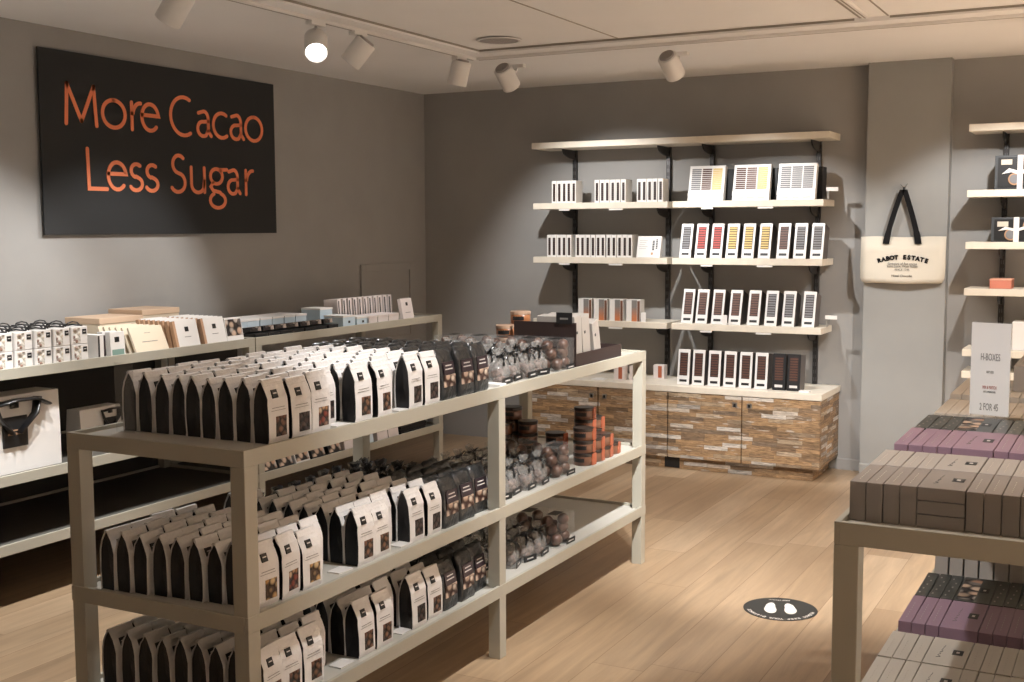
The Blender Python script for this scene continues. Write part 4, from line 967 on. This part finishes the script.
table_row(ZT, -5.492, 'taupe', 'taupe', 'front', n=18)
table_row(ZT, -5.298, 'taupe_light', 'highlit taupe', 'second', n=18)  # same boxes as the front row, highlight put into a lighter tint
table_row(ZT, -5.012, 'pink', 'mauve', 'third', d=.255, h=.078, n=16)
table_row(ZT, -4.735, 'sparkle', 'black speckled', 'fourth', d=.24, h=.074, n=14, stack=3)
table_row(ZT, -4.400, 'cream_box', 'cream', 'fifth', d=.30, h=.066, n=14, flats=0, stack=99)
table_row(ZT, -4.080, 'cream_box', 'cream', 'sixth', d=.42, h=.080, n=12, flats=0, stack=99)
table_row(ZT + .0805, -3.95, 'taupe_light', 'greige', 'raised', d=.38, h=.08, n=6, flats=0, stack=99, x0=4.60)
table_row(ZT + .161, -3.85, 'cream_box', 'pale cream', 'highest', d=.30, h=.08, n=4, flats=0, stack=99, x0=4.66)
z2 = ZB[1]
table_row(z2, -5.345, 'cream_box', 'ivory', 'front', h=.055, n=12, stack=3, flats=2, shelf='table lower shelf')
table_row(z2, -5.150, 'cream_box', 'ivory', 'second', h=.055, n=12, stack=3, flats=2, shelf='table lower shelf')
table_row(z2, -4.890, 'pink', 'mauve', 'third', h=.058, d=.235, n=12, stack=3, flats=2, shelf='table lower shelf')
table_row(z2, -4.645, 'sparkle', 'black speckled', 'fourth', h=.056, d=.235, n=12, stack=3, flats=2, shelf='table lower shelf')
TL = long_box('taupe_light', w=.036, d=.06, h=.15)
for k in range(12): TL.put((4.434 + k * .041, -4.30, z2), (-.1, 0, 0), 'greige box standing tall on the table lower shelf, %s from the corner' % ORD[k], 'tall greige boxes')
# speckles on the black boxes
for z, y, d, h, n in ((ZT, -4.735, .24, .074, 3), (z2, -4.645, .235, .056, 3)): pass
# card sign on the table
t = thing('table_sign', 'white upright card sign reading H-BOXES on the black boxes', 'sign', (4.585, -4.47, ZT + .0765), (0, 0, -.22))
obj('acrylic_holder', G().box(-.054, .054, .0035, .006, 0, .256), 'acrylic', t)
cardo = obj('card', G().box(-.052, .052, 0, .003, .002, .253), 'white', t); obj('foot', G().box(-.054, .054, -.05, .05, 0, .0015), 'acrylic', t)
for s_, z, sz, m_ in (('H-BOXES', .160, .022, 'grey_print'), ('ANY SIZE', .120, .008, 'grey_print'), ('MIX & MATCH', .078, .010, 'red_print'), ('ANY COMBINATION', .066, .006, 'grey_print'), ('2 FOR 45', .024, .022, 'grey_print')):
    text_obj('printing', s_, sz, m_, t, (0, -.0008, z), FY, extrude=.0003, scale=(.58, 1.25, 1))

# ------------------------------------------------------------------ floor decal
t = thing('floor_sticker', 'round charcoal floor sticker with two white footprints in the aisle', 'floor sticker', (3.650, -3.060, 0), (0, 0, .30 + PI))
obj('disc', G().lathe([(.153, .0005), (.153, .0015)], 64), 'decal', t)
def foot(cx, fl, rz):
    g = G(); pts = []
    for k in range(36):
        a = 2 * PI * k / 36; y = math.sin(a) * .070; x = math.cos(a) * (.0255 + .0045 * math.sin(a)) * (1 - .15 * math.exp(-((y + .012) / .022) ** 2)) - fl * .004 * math.cos(PI * y / .14); c, s_ = math.cos(rz), math.sin(rz); pts.append((cx + x * c - y * s_, -.006 + x * s_ + y * c))
    g.extrude(pts, .0016, .0022, 'z'); obj('footprint', g, 'decal_white', t)
foot(-.037, 1, .04); foot(.037, -1, -.04)
msg = 'PLEASE KEEP YOUR DISTANCE'
for k, ch in enumerate(msg):
    a = math.radians(166 - 152 * k / (len(msg) - 1))
    if ch != ' ': text_obj('ring_letter', ch, .021, 'decal_white', t, (.132 * math.cos(a), .132 * math.sin(a), .0018), (0, 0, a - PI / 2), extrude=.0002, bold=.0006)
text_obj('brand_print', 'Hotel Chocolat', .014, 'decal_white', t, (0, -.118, .0018), (0, 0, 0), extrude=.0002)

# ------------------------------------------------------------------ unseen fill lights added to lift the indirect light
w = bpy.data.worlds.new('shop'); S.world = w; w.use_nodes = True
bg = w.node_tree.nodes['Background']; bg.inputs[0].default_value = (1, .92, .84, 1); bg.inputs[1].default_value = .0
def fill_light(x, y, watts, label):  # added out-of-view spot for bounce fill, dressed with a ceiling ring
    t = thing('fill_spot', label, 'light', (x, y, HC - .001), group='added fill spots')
    obj('light_frame', G().lathe([(.10, 0), (.10, -.008), (.075, -.010), (.075, 0)], 28), 'track', t)
    L = bpy.data.lights.new('fill_light', 'SPOT'); L.energy = watts; L.spot_size = math.radians(95); L.spot_blend = .6; L.shadow_soft_size = .07; L.color = LC
    o = bpy.data.objects.new('lamp', L); C.objects.link(o); o.parent = t; o.location = (0, 0, -.02)
for k, (x, y) in enumerate(((7.2, -6.0), (7.2, -4.6), (7.2, -3.2), (7.2, -1.8), (5.9, -1.6), (5.9, -2.8), (6.3, -4.3))):
    fill_light(x, y, (750, 850, 900, 850, 520, 250, 200)[k], 'added fill spot outside the picture, %s of those bouncing light into the room' % ORD[k])

# ------------------------------------------------------------------ camera
f = 1188.93; yaw, pitch, roll = .4866, -.0945, -.0039
fw = Vector((-math.sin(yaw) * math.cos(pitch), math.cos(yaw) * math.cos(pitch), math.sin(pitch)))
rt = Vector((math.cos(yaw), math.sin(yaw), 0)); up = rt.cross(fw)
rt, up = rt * math.cos(roll) + up * math.sin(roll), up * math.cos(roll) - rt * math.sin(roll)
cam = bpy.data.cameras.new('camera'); co = bpy.data.objects.new('camera', cam); C.objects.link(co)
cam.sensor_width = 36; cam.sensor_fit = 'HORIZONTAL'; cam.lens = f / 1024 * 36; cam.clip_start = .05
co.matrix_world = Matrix(((rt.x, up.x, -fw.x, 4.9353), (rt.y, up.y, -fw.y, -7.8945), (rt.z, up.z, -fw.z, 1.6), (0, 0, 0, 1)))
S.camera = co
S.view_settings.view_transform = 'Standard'; S.view_settings.look = 'None'; S.view_settings.gamma = 1; S.view_settings.use_curve_mapping = False
S.view_settings.exposure = .22
S.cycles.max_bounces = 8; S.cycles.transparent_max_bounces = 24; S.cycles.diffuse_bounces = 4
